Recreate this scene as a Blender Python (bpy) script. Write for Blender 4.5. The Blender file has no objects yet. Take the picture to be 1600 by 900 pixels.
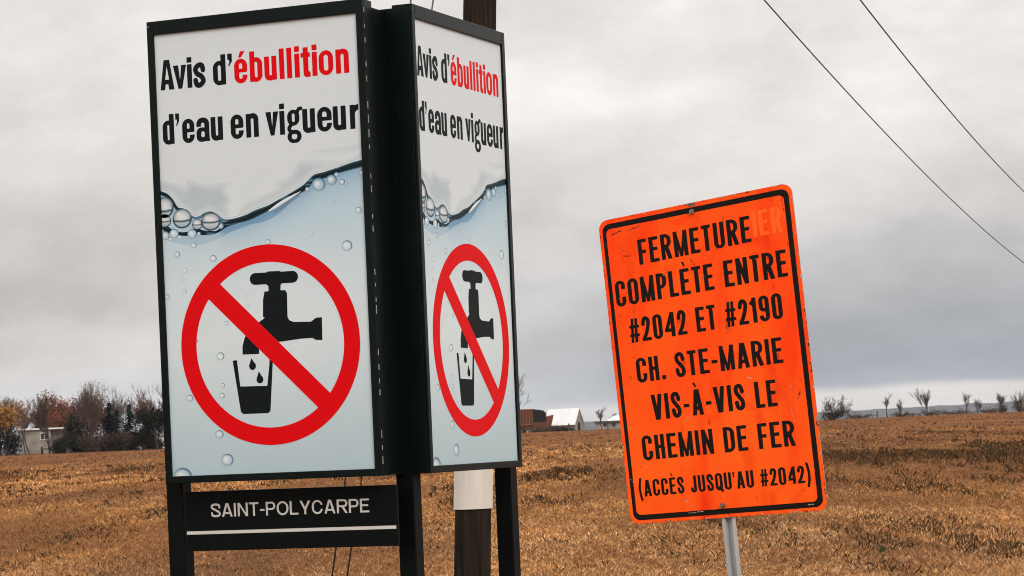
import bpy, math, random
import numpy as np
from mathutils import Vector, Matrix
R=math.radians
random.seed(11); rng=np.random.default_rng(7)
S=bpy.context.scene; COL=S.collection

# ------------------------------------------------------------------ camera
F=4200.0; CX=800.0; CY=682.0; ROLL=0.0424; EYE=1.6
cr,sr=math.cos(ROLL),math.sin(ROLL)
cam=bpy.data.cameras.new('camera'); co=bpy.data.objects.new('camera',cam); COL.objects.link(co)
co.matrix_world=Matrix(((cr,sr,0,0),(0,0,-1,0),(-sr,cr,0,EYE),(0,0,0,1)))
cam.sensor_width=36; cam.lens=F/1600*36; cam.shift_y=(CY-450)/1600
cam.clip_start=.2; cam.clip_end=30000
cam.dof.use_dof=True; cam.dof.focus_distance=13.0; cam.dof.aperture_fstop=20
S.camera=co
S.view_settings.view_transform='Standard'; S.view_settings.look='None'
S.cycles.filter_width=1.0
S.view_settings.exposure=0.30; S.view_settings.gamma=1

# ------------------------------------------------------------------ sky: overcast
W=bpy.data.worlds.new('World'); S.world=W; W.use_nodes=True
nt=W.node_tree; N=nt.nodes; N.clear(); LK=nt.links.new
def nd(t,**k):
    n=N.new(t)
    for a,b in k.items(): setattr(n,a,b)
    return n
def mth(op,a,b=None,c=None):
    n=nd('ShaderNodeMath',operation=op)
    for i,v in enumerate((a,b,c)):
        if v is None: continue
        if isinstance(v,(int,float)): n.inputs[i].default_value=v
        else: LK(v,n.inputs[i])
    return n.outputs[0]
SUN_EL=R(38); SUN_AZ=R(150)          # azimuth from +Y towards +X
sky=nd('ShaderNodeTexSky',sky_type='NISHITA'); sky.sun_disc=False
sky.sun_elevation=SUN_EL; sky.sun_rotation=SUN_AZ; sky.air_density=1; sky.dust_density=4
tc=nd('ShaderNodeTexCoord'); sep=nd('ShaderNodeSeparateXYZ'); LK(tc.outputs['Generated'],sep.inputs[0])
px,py,pz=sep.outputs
ypos=mth('MAXIMUM',mth('ABSOLUTE',py),.15)
az=mth('DIVIDE',px,ypos); el=mth('DIVIDE',pz,ypos)
def noise(sx,sy,off,detail=5,rough=.55):
    cb=nd('ShaderNodeCombineXYZ'); LK(mth('MULTIPLY',az,sx),cb.inputs[0]); LK(mth('MULTIPLY',el,sy),cb.inputs[1]); cb.inputs[2].default_value=off
    n=nd('ShaderNodeTexNoise'); n.inputs['Scale'].default_value=1; n.inputs['Detail'].default_value=detail; n.inputs['Roughness'].default_value=rough
    LK(cb.outputs[0],n.inputs['Vector']); return n.outputs[0]
warp=mth('MULTIPLY',mth('SUBTRACT',noise(9,26,1.3),.5),.05)
tilt=mth('MULTIPLY',az,-.016)
elw=mth('ADD',mth('ADD',el,tilt),mth('MULTIPLY',warp,mth('MINIMUM',mth('MULTIPLY',mth('ABSOLUTE',el),12),1.0)))
ramp=nd('ShaderNodeValToRGB'); LK(mth('MULTIPLY',elw,1/.2),ramp.inputs[0])
cr_=ramp.color_ramp
stops=[(0,(.55,.515,.49)),(.0085,(.56,.52,.49)),(.0112,(.27,.285,.31)),(.020,(.255,.27,.295)),(.034,(.30,.31,.325)),(.052,(.38,.38,.385)),
       (.068,(.475,.46,.455)),(.09,(.57,.54,.52)),(.125,(.63,.60,.575)),(.2,(.63,.60,.575))]
def setramp(rmp,stops):
    while len(rmp.elements)<len(stops): rmp.elements.new(.5)
    for e,(p,c) in zip(rmp.elements,stops): e.position=p/.2; e.color=(*c,1)
setramp(cr_,stops)
rampL=nd('ShaderNodeValToRGB'); LK(mth('MULTIPLY',mth('ADD',el,warp),1/.2),rampL.inputs[0])
setramp(rampL.color_ramp,[(0,(.47,.48,.49)),(.014,(.46,.465,.475)),(.026,(.475,.47,.465)),(.036,(.53,.51,.495)),(.048,(.53,.51,.495)),(.056,(.47,.455,.44)),(.066,(.46,.44,.425)),(.076,(.47,.45,.435)),(.086,(.45,.43,.415)),(.105,(.51,.485,.465)),(.13,(.58,.555,.535)),(.2,(.64,.62,.60))])
lr=nd('ShaderNodeMapRange'); lr.interpolation_type='SMOOTHSTEP'; LK(mth('ADD',az,mth('MULTIPLY',warp,3.0)),lr.inputs[0]); lr.inputs[1].default_value=-.10; lr.inputs[2].default_value=.12
mixLR=nd('ShaderNodeMix',data_type='RGBA'); LK(lr.outputs[0],mixLR.inputs[0]); LK(rampL.outputs[0],mixLR.inputs[6]); LK(ramp.outputs[0],mixLR.inputs[7])
mod=mth('ADD',1.0,mth('MULTIPLY',mth('SUBTRACT',noise(8,15,4.1,7,.58),.5),.85))
mod2=mth('ADD',1.0,mth('MULTIPLY',mth('SUBTRACT',noise(22,42,9.1,8,.62),.5),.42))
zen=mth('ADD',1.0,mth('MULTIPLY',mth('MAXIMUM',mth('SUBTRACT',pz,.17),0.0),1.7))
warm=nd('ShaderNodeVectorMath',operation='MULTIPLY'); warm.inputs[1].default_value=(1.006,1.0,.992)
vm=nd('ShaderNodeVectorMath',operation='SCALE'); LK(mixLR.outputs[2],warm.inputs[0]); LK(warm.outputs[0],vm.inputs[0]); LK(mth('MULTIPLY',mth('MULTIPLY',mth('MULTIPLY',mod,mod2),zen),1.2),vm.inputs['Scale'])
b1=nd('ShaderNodeBackground'); LK(sky.outputs[0],b1.inputs[0]); b1.inputs[1].default_value=.05
b2=nd('ShaderNodeBackground'); LK(vm.outputs[0],b2.inputs[0]); b2.inputs[1].default_value=1.0
mx=nd('ShaderNodeMixShader'); mx.inputs[0].default_value=.92; LK(b1.outputs[0],mx.inputs[1]); LK(b2.outputs[0],mx.inputs[2])
wo=nd('ShaderNodeOutputWorld'); LK(mx.outputs[0],wo.inputs[0])

sl=bpy.data.lights.new('sun','SUN'); so=bpy.data.objects.new('sun',sl); COL.objects.link(so)
sl.energy=1.2; sl.angle=R(25); sl.color=(1,.96,.91)
sd=Vector((math.sin(SUN_AZ)*math.cos(SUN_EL),math.cos(SUN_AZ)*math.cos(SUN_EL),math.sin(SUN_EL)))
so.rotation_euler=sd.to_track_quat('Z','Y').to_euler(); so.location=sd*50

# ------------------------------------------------------------------ helpers
def ray(x,y):
    dx,dy=x-CX,y-CY
    return np.array([(cr*dx-sr*dy)/F,1.0,-(sr*dx+cr*dy)/F])
CAM=np.array([0,0,EYE])
def at(x,y,Y): return CAM+ray(x,y)*Y
def on_plane(x,y,p,n):
    r=ray(x,y); return CAM+r*(np.dot(p-CAM,n)/np.dot(r,n))
def smooth(a,b,x): t=np.clip((x-a)/(b-a),0,1); return t*t*(3-2*t)
def vnoise(x,y,seed=0):
    x=np.asarray(x,float); y=np.asarray(y,float); xi=np.floor(x).astype(np.int64); yi=np.floor(y).astype(np.int64); fx=x-xi; fy=y-yi
    fx=fx*fx*(3-2*fx); fy=fy*fy*(3-2*fy)
    def h(a,b):
        v=np.sin(a*127.1+b*311.7+seed*74.7)*43758.5453; return v-np.floor(v)
    return (h(xi,yi)*(1-fx)+h(xi+1,yi)*fx)*(1-fy)+(h(xi,yi+1)*(1-fx)+h(xi+1,yi+1)*fx)*fy
def fbm(x,y,seed=0,o=4):
    s=0;a=.5;t=0
    for i in range(o): s=s+a*vnoise(np.asarray(x)*2**i,np.asarray(y)*2**i,seed+i*3); t+=a; a*=.5
    return s/t
CREST=420.0
def gz(x,y):
    x=np.asarray(x,float); y=np.asarray(y,float)
    t=np.clip((y-26)/(CREST-26),0,1)
    z=2.1*t+ .55*(t**.5)*0
    bump=(fbm(x*.09,y*.05,5)-.5)*.35*smooth(24,45,y)*(1-smooth(140,330,y))
    return z+bump
def gp(x,Y):
    """world point of the ground under photo column x at distance Y"""
    X=(x-CX)/F*Y
    for _ in range(2):
        z=float(gz(X,Y)); X=((x-CX)*1.0+ (EYE-z)/Y*F*sr)/F*Y*1.0
        # unrolled x for a point near the horizon
        dx=x-CX; v=(EYE-z)/Y*F
        X=(dx-sr*v)/cr/F*Y
    return np.array([X,Y,float(gz(X,Y))])
def tag(o,label=None,cat=None,group=None,kind=None):
    if label: o['label']=label
    if cat: o['category']=cat
    if group: o['group']=group
    if kind: o['kind']=kind
    return o
def empty(name,loc,label,cat,group=None,rz=0):
    o=bpy.data.objects.new(name,None); COL.objects.link(o); o.location=Vector(loc); o.rotation_euler=(0,0,rz); o.empty_display_size=.2
    return tag(o,label,cat,group)
def obj(name,verts,faces,mat,parent=None,smoothf=False,loc=None):
    me=bpy.data.meshes.new(name)
    v=np.asarray(verts,dtype=np.float64).reshape(-1,3)
    me.from_pydata(v.tolist(),[],faces if isinstance(faces,list) else faces.tolist())
    me.update()
    for m in (mat if isinstance(mat,(list,tuple)) else [mat]): me.materials.append(m)
    if smoothf:
        for p in me.polygons: p.use_smooth=True
    o=bpy.data.objects.new(name,me); COL.objects.link(o)
    if parent: o.parent=parent
    if loc is not None: o.location=Vector(loc)
    return o
class MB:
    def __init__(s): s.v=[]; s.f=[]
    def add(s,v,f):
        b=len(s.v); s.v+= [tuple(map(float,q)) for q in v]; s.f+=[tuple(i+b for i in q) for q in f]; return s
    def box(s,x0,x1,y0,y1,z0,z1,M=None):
        v=[(x0,y0,z0),(x1,y0,z0),(x1,y1,z0),(x0,y1,z0),(x0,y0,z1),(x1,y0,z1),(x1,y1,z1),(x0,y1,z1)]
        if M is not None: v=[tuple(M@Vector(q)) for q in v]
        return s.add(v,[(0,3,2,1),(4,5,6,7),(0,1,5,4),(1,2,6,5),(2,3,7,6),(3,0,4,7)])
    def tube(s,pts,rad,n=8,cap=True):
        pts=[np.asarray(p,float) for p in pts]; rad=rad if hasattr(rad,'__len__') else [rad]*len(pts)
        rings=[]
        for i,p in enumerate(pts):
            d=pts[min(i+1,len(pts)-1)]-pts[max(i-1,0)]; d=d/np.linalg.norm(d)
            u=np.cross(d,[0,0,1] if abs(d[2])<.9 else [1,0,0]); u/=np.linalg.norm(u); w=np.cross(d,u)
            rings.append([p+rad[i]*(math.cos(2*math.pi*k/n)*u+math.sin(2*math.pi*k/n)*w) for k in range(n)])
        v=[q for r in rings for q in r]; f=[]
        for i in range(len(pts)-1):
            for k in range(n):
                f.append((i*n+k,i*n+(k+1)%n,(i+1)*n+(k+1)%n,(i+1)*n+k))
        if cap: f.append(tuple(range(n))[::-1]); f.append(tuple((len(pts)-1)*n+k for k in range(n)))
        return s.add(v,f)
    def prism(s,poly,z0,z1):
        n=len(poly); v=[(*p,z0) for p in poly]+[(*p,z1) for p in poly]
        return s.add(v,[tuple(range(n))[::-1],tuple(range(n,2*n))]+[(i,(i+1)%n,n+(i+1)%n,n+i) for i in range(n)])
    def build(s,name,mat,parent=None,**k): return obj(name,s.v,s.f,mat,parent,**k)
def bevel(o,w,seg=2):
    m=o.modifiers.new('bevel','BEVEL'); m.width=w; m.segments=seg; m.limit_method='ANGLE'; m.angle_limit=R(40); return o

# ------------------------------------------------------------------ materials
def mat(name,col,rough=.6,spec=.4,metal=0,var=0,vscale=6,stretch=(1,1,1),bump=0,bscale=40,col2=None,attr=None,detail=5):
    m=bpy.data.materials.new(name); m.use_nodes=True; t=m.node_tree; b=t.nodes['Principled BSDF']; l=t.links.new
    b.inputs['Roughness'].default_value=rough; b.inputs['Specular IOR Level'].default_value=spec; b.inputs['Metallic'].default_value=metal
    b.inputs['Base Color'].default_value=(*col,1)
    c=t.nodes.new('ShaderNodeTexCoord'); mp=t.nodes.new('ShaderNodeMapping'); mp.inputs['Scale'].default_value=stretch; l(c.outputs['Object'],mp.inputs[0])
    if attr:
        a=t.nodes.new('ShaderNodeAttribute'); a.attribute_name=attr; l(a.outputs['Color'],b.inputs['Base Color'])
    elif var or col2:
        n=t.nodes.new('ShaderNodeTexNoise'); n.inputs['Scale'].default_value=vscale; n.inputs['Detail'].default_value=detail; l(mp.outputs[0],n.inputs['Vector'])
        r=t.nodes.new('ShaderNodeValToRGB'); l(n.outputs[0],r.inputs[0])
        c2=col2 or tuple(x*(1-var) for x in col)
        r.color_ramp.elements[0].position=.35; r.color_ramp.elements[1].position=.65
        r.color_ramp.elements[0].color=(*c2,1); r.color_ramp.elements[1].color=(*col,1); l(r.outputs[0],b.inputs['Base Color'])
    if bump:
        n2=t.nodes.new('ShaderNodeTexNoise'); n2.inputs['Scale'].default_value=bscale; n2.inputs['Detail'].default_value=6; l(mp.outputs[0],n2.inputs['Vector'])
        bp=t.nodes.new('ShaderNodeBump'); bp.inputs['Strength'].default_value=bump; bp.inputs['Distance'].default_value=.02; l(n2.outputs[0],bp.inputs['Height']); l(bp.outputs[0],b.inputs['Normal'])
    return m
M={}
M['frame']=mat('black_painted_aluminium',(.003,.0075,.0075),.27,.13,var=.35,vscale=3,bump=.02,bscale=15)
M['post']=mat('black_painted_steel',(.002,.004,.004),.48,.09,var=.1,vscale=4)
M['ink']=mat('black_print',(.006,.009,.011),.5,.08)
M['red']=mat('red_print',(.66,.002,.005),.5,.07)
M['white_vinyl']=mat('white_vinyl',(.62,.61,.58),.5,.3,var=.06,vscale=9)
M['orange_ink']=mat('black_sign_ink',(.008,.007,.006),.55,.12,var=.3,vscale=30)
M['zinc']=mat('galvanised_steel',(.56,.58,.59),.45,.5,.35,var=.3,vscale=18,stretch=(1,1,.25))
M['bolt']=mat('weathered_bolt',(.35,.32,.28),.4,.5,.7,col2=(.12,.08,.05),vscale=200)
M['wire']=mat('dark_cable',(.03,.03,.03),.6,.3)
M['guy']=mat('steel_strand',(.05,.048,.045),.5,.4,.4)
M['sleeve']=mat('white_plastic_sleeve',(.66,.63,.57),.5,.35,var=.12,vscale=3,stretch=(3,3,.6))
M['bark']=mat('grey_bark',(.06,.048,.04),.95,.0,var=.4,vscale=4)
M['twig']=mat('brown_twigs',(.095,.068,.056),.95,.0)
M['twig_red']=mat('reddish_twigs',(.13,.058,.04),.95,.0)
M['needle']=mat('dark_needles',(.009,.016,.012),.9,.0,var=.5,vscale=.9)
M['leaf_rust']=mat('rust_leaves',(.25,.075,.032),.85,.05,col2=(.15,.055,.03),vscale=.6)
M['leaf_gold']=mat('golden_leaves',(.36,.17,.04),.85,.05,col2=(.17,.095,.028),vscale=.5)
M['leaf_olive']=mat('dark_undergrowth',(.030,.026,.017),.9,.0,col2=(.018,.017,.012),vscale=.5)
M['leaf_dark']=mat('dark_evergreen',(.009,.012,.008),.9,.0,col2=(.018,.022,.013),vscale=.6)
M['leaf_brown']=mat('brown_undergrowth',(.085,.055,.032),.9,.0,col2=(.05,.036,.024),vscale=.5)
M['leaf_scrub']=mat('brown_scrub',(.10,.062,.038),.9,.0,col2=(.06,.042,.03),vscale=.5)
M['wall_white']=mat('weathered_white_wall',(.36,.33,.295),.85,.05,col2=(.22,.195,.165),vscale=.9)
M['trim_white']=mat('white_trim',(.80,.79,.77),.6,.3)
M['roof_dark']=mat('dark_roof',(.10,.10,.105),.8,.2,var=.2)
M['roof_tin']=mat('pale_tin_roof',(.60,.60,.605),.45,.4,var=.08,vscale=.6,stretch=(3,.4,.4))
def seams(m):
    t=m.node_tree; l=t.links.new; c=t.nodes.new('ShaderNodeTexCoord'); w=t.nodes.new('ShaderNodeTexWave'); w.inputs['Scale'].default_value=.9; l(c.outputs['Object'],w.inputs['Vector'])
    b=t.nodes.new('ShaderNodeBump'); b.inputs['Strength'].default_value=.5; b.inputs['Distance'].default_value=.05; l(w.outputs['Fac'],b.inputs['Height']); l(b.outputs[0],t.nodes['Principled BSDF'].inputs['Normal'])
seams(M['roof_tin'])
M['dark_glass']=mat('dark_window_glass',(.02,.022,.025),.15,.5)
M['barn_wood']=mat('grey_barn_boards',(.27,.24,.215),.85,.15,var=.35,vscale=1.2,stretch=(3,3,.4))
M['rust']=mat('rusty_red_steel',(.14,.045,.028),.75,.2,col2=(.10,.04,.025),vscale=1.4)
M['rust_orange']=mat('faded_orange_steel',(.22,.085,.038),.7,.2,col2=(.16,.06,.03),vscale=2.2)
M['dark_void']=mat('dark_opening',(.012,.011,.011),.8,.2)  # wagon's open end: the shade inside is put into the colour
M['rubber']=mat('tyre_rubber',(.02,.02,.02),.85,.2)
M['fence']=mat('weathered_fence_wood',(.07,.06,.05),.9,.1)

# pole wood: vertical checks
def wood():
    m=mat('creosoted_wood',(.034,.024,.017),.9,.06,col2=(.010,.009,.008),vscale=9,stretch=(3.5,3.5,.12),bump=.6,bscale=16)
    return m
M['wood']=wood()

# ------------------------------------------------------------------ flat artwork from signed distance fields
BIG=1e9
def rbox(X,Y,x0,x1,y0,y1,r=0):
    r=min(r,(x1-x0)/2,(y1-y0)/2)
    cx,cy=(x0+x1)/2,(y0+y1)/2; qx=np.abs(X-cx)-(x1-x0)/2+r; qy=np.abs(Y-cy)-(y1-y0)/2+r
    return np.hypot(np.maximum(qx,0),np.maximum(qy,0))+np.minimum(np.maximum(qx,qy),0)-r
def seg(X,Y,p,q,t,round_=False):
    px,py=p; dx,dy=q[0]-px,q[1]-py; L=math.hypot(dx,dy)+1e-9; ux,uy=dx/L,dy/L
    a=(X-px)*ux+(Y-py)*uy; b=-(X-px)*uy+(Y-py)*ux
    if round_: return np.hypot(a-np.clip(a,0,L),b)-t/2
    return np.maximum(np.abs(a-L/2)-L/2,np.abs(b)-t/2)
def pline(X,Y,pts,t):
    d=np.full(X.shape,BIG)
    for p,q in zip(pts[:-1],pts[1:]): d=np.minimum(d,seg(X,Y,p,q,t,True))
    return d
def poly(X,Y,pts):
    d=np.full(X.shape,BIG); ins=np.zeros(X.shape,bool); n=len(pts)
    for i in range(n):
        a=pts[i]; b=pts[(i+1)%n]; ex,ey=b[0]-a[0],b[1]-a[1]
        wx,wy=X-a[0],Y-a[1]; t=np.clip((wx*ex+wy*ey)/(ex*ex+ey*ey+1e-12),0,1)
        d=np.minimum(d,np.hypot(wx-t*ex,wy-t*ey))
        c=((a[1]>Y)!=(b[1]>Y))
        if abs(ey)>1e-12: ins^=c&(X<ex*(Y-a[1])/ey+a[0])
    return np.where(ins,-d,d)
def circ(X,Y,x,y,r): return np.hypot(X-x,Y-y)-r
U=np.minimum; I=np.maximum
def spline(pts,n=8):
    P=[np.asarray(p,float) for p in pts]; out=[]
    for i in range(len(P)-1):
        p0,p1,p2,p3=P[max(i-1,0)],P[i],P[i+1],P[min(i+2,len(P)-1)]
        for k in range(n):
            t=k/n; out.append(.5*((2*p1)+(p2-p0)*t+(2*p0-5*p1+4*p2-p3)*t*t+(3*p1-p0-3*p2+p3)*t**3))
    out.append(P[-1]); return [tuple(p) for p in out]
class Art:
    """collects filled 2D shapes, each polygonised from its distance field"""
    def __init__(s): s.v=[]; s.f=[]; s.c=[]
    def fill(s,fn,x0,x1,y0,y1,c,col=None):
        n0=len(s.v); s._fill(fn,x0,x1,y0,y1,c,1 if col else 12)
        if col and len(s.v)>n0:
            P=np.array(s.v[n0:]); s.c.append(np.clip(col(P[:,0],P[:,1]),0,1))
        return s
    def _fill(s,fn,x0,x1,y0,y1,c,run=12):
        nx=max(2,int(math.ceil((x1-x0)/c))); ny=max(2,int(math.ceil((y1-y0)/c)))
        xs=np.linspace(x0,x1,nx+1); ys=np.linspace(y0,y1,ny+1); X,Y=np.meshgrid(xs,ys)
        D=fn(X,Y); D=np.where(np.abs(D)<1e-7,1e-7,D); inn=D<0
        cnt=inn[:-1,:-1].astype(int)+inn[1:,:-1]+inn[:-1,1:]+inn[1:,1:]
        V=s.v; Fc=s.f
        for j in range(ny):
            row=cnt[j]; i=0
            if not row.any(): continue
            while i<nx:
                if row[i]==0: i+=1; continue
                if row[i]==4:
                    k=i
                    while k+1<nx and row[k+1]==4 and k-i<run-1: k+=1
                    b=len(V); V+=[(xs[i],ys[j]),(xs[k+1],ys[j]),(xs[k+1],ys[j+1]),(xs[i],ys[j+1])]; Fc.append((b,b+1,b+2,b+3)); i=k+1; continue
                cs=[(xs[i],ys[j],D[j,i]),(xs[i+1],ys[j],D[j,i+1]),(xs[i+1],ys[j+1],D[j+1,i+1]),(xs[i],ys[j+1],D[j+1,i])]
                p=[]
                for a in range(4):
                    A=cs[a]; B=cs[(a+1)%4]
                    if A[2]<0: p.append((A[0],A[1]))
                    if (A[2]<0)!=(B[2]<0):
                        t=A[2]/(A[2]-B[2]); p.append((A[0]+t*(B[0]-A[0]),A[1]+t*(B[1]-A[1])))
                if len(p)>2:
                    b=len(V); V+=p; Fc.append(tuple(range(b,b+len(p))))
                i+=1
        return s
    def build(s,name,m,parent,to3,flip=False):
        f=[q[::-1] for q in s.f] if flip else s.f
        o=obj(name,[to3(*p) for p in s.v],f,m,parent)
        if s.c:
            a=o.data.color_attributes.new('tint','FLOAT_COLOR','POINT'); C=np.concatenate(s.c); a.data.foreach_set('color',np.c_[C,np.ones(len(C))].astype(np.float32).ravel())
        return o

# ---- bold condensed lower case (glyph box: x 0..w, y up from baseline)
def glyphA(ch,w,H,xh,s,h):
    ov=.012*H
    def ring(X,Y,x0,x1,y0,y1,sx=None,hy=None):
        sx=sx or s; hy=hy or h; ro=min((x1-x0)*.5,(y1-y0)*.5)
        return I(rbox(X,Y,x0,x1,y0,y1,ro),-rbox(X,Y,x0+sx,x1-sx,y0+hy,y1-hy,max((x1-x0)/2-sx,.1)))
    def g(X,Y):
        if ch=='A':
            out=poly(X,Y,[(0,0),(w*.33,H),(w*.67,H),(w,0),(w-s*1.05,0),(w*.5+s*.42,H*.22),(w*.5-s*.42,H*.22),(s*.95,0)])
            out=poly(X,Y,[(0,0),(w*.30,H),(w*.70,H),(w,0),(w-s*1.1,0),(w-s*1.1-w*.055,H*.19),(s*.95+w*.055,H*.19),(s*.95,0)])
            return I(out,-poly(X,Y,[(w*.36,H*.34),(w*.5,H*.80),(w*.64,H*.34)]))
        if ch=='v': return I(poly(X,Y,[(0,xh),(s*1.1,xh),(w*.5,xh*.34),(w-s*1.05,xh),(w,xh),(w*.64,0),(w*.36,0)]),-BIG+X*0)
        if ch=='i': return U(rbox(X,Y,0,s,0,xh),rbox(X,Y,0,s,H*.84,H*1.02))
        if ch=='l': return rbox(X,Y,0,s,0,H)
        if ch in 'nhr' :
            if ch=='r':
                st=rbox(X,Y,0,s,0,xh)
                arm=I(ring(X,Y,s*.25,w*1.9,-xh,xh+ov,s*.8,h*1.25),I(X-w,xh*.66-Y))
                return U(st,arm)
            st=rbox(X,Y,0,s,0,xh)
            arch=I(I(rbox(X,Y,s*.3,w,-xh,xh+ov,w*.42),-rbox(X,Y,s,w-s,-xh,xh-h*1.05,(w-2*s)*.5)),-Y)
            return U(st,arch)
        if ch=='u':
            st=rbox(X,Y,w-s,w,0,xh)
            arch=I(I(rbox(X,Y,0,w-s*.3,-ov,2*xh,w*.42),-rbox(X,Y,s,w-s,h*1.05,2*xh,(w-2*s)*.5)),Y-xh)
            return U(st,arch)
        if ch=='o': return ring(X,Y,0,w,-ov,xh+ov)
        if ch in ('e','E'):
            r=ring(X,Y,0,w,-ov,xh+ov)
            r=I(r,-rbox(X,Y,w*.5,w*1.2,xh*.33,xh*.45))
            r=U(r,rbox(X,Y,s*.6,w-s*.25,xh*.44,xh*.44+h*.85))
            if ch=='E': r=U(r,poly(X,Y,[(w*.32,H*.84),(w*.50,H*1.04),(w*.86,H*1.04),(w*.55,H*.84)]))
            return r
        if ch=='d': return U(ring(X,Y,0,w,-ov,xh+ov),rbox(X,Y,w-s,w,0,H))
        if ch=='b': return U(ring(X,Y,0,w,-ov,xh+ov),rbox(X,Y,0,s,0,H))
        if ch=='a':
            top=I(I(rbox(X,Y,w*.02,w-s*.12,xh*.1,xh+ov,w*.42),-rbox(X,Y,s*1.02,w-s*1.12,-xh,xh-h*1.05,w*.2)),xh*.64-Y)
            stem=rbox(X,Y,w-s*1.12,w-s*.12,0,xh*.72); foot=rbox(X,Y,w-s*.7,w,0,h*.62,1)
            bowl=I(rbox(X,Y,0,w-s*.5,-ov,xh*.60,w*.36),-rbox(X,Y,s,w-s*1.1,h*.95,xh*.60-h*.9,w*.2))
            return U(U(top,stem),U(bowl,foot))
        if ch=='s':
            t=h*1.12; p=spline([(w-s*.5,xh*.71),(w*.72,xh-t*.5),(w*.45,xh-t*.40),(s*.5,xh*.78),(w*.30,xh*.58),(w*.66,xh*.44),(w-s*.48,xh*.24),(w*.55,t*.40),(w*.28,t*.48),(s*.45,xh*.29)],5)
            return pline(X,Y,p,t*1.06)
        if ch=='t':
            st=rbox(X,Y,w*.26,w*.26+s,h*.6,H*.96); bar=rbox(X,Y,0,w,xh-h*1.0,xh)
            ft=I(I(rbox(X,Y,w*.26,w*1.6,-ov,xh,w*.35),-rbox(X,Y,w*.26+s,w*1.8,h*1.05,xh*2,w*.15)),I(X-w,Y-xh*.5))
            return U(U(st,bar),ft)
        if ch=='g':
            dsc=.30*H
            up=ring(X,Y,w*.03,w*.86,xh*.34,xh+ov,s*.95,h*.85)
            lo=ring(X,Y,0,w*.96,-dsc,xh*.16,s*.85,h*.8)
            link=pline(X,Y,spline([(w*.30,xh*.40),(w*.13,xh*.24),(w*.26,xh*.10),(w*.6,xh*.07)],5),h*.9)
            ear=pline(X,Y,spline([(w*.72,xh*.88),(w*.82,xh*1.02),(w*.98,xh*1.04)],5),h*.85)
            return U(U(up,lo),U(link,ear))
        if ch=="'":
            return U(rbox(X,Y,0,w,H*.80,H),poly(X,Y,[(w*.35,H*.82),(w,H*.82),(w,H*.74),(w*.30,H*.58),(w*.12,H*.60),(w*.42,H*.72)]))
        return X*0+1
    return g

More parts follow.
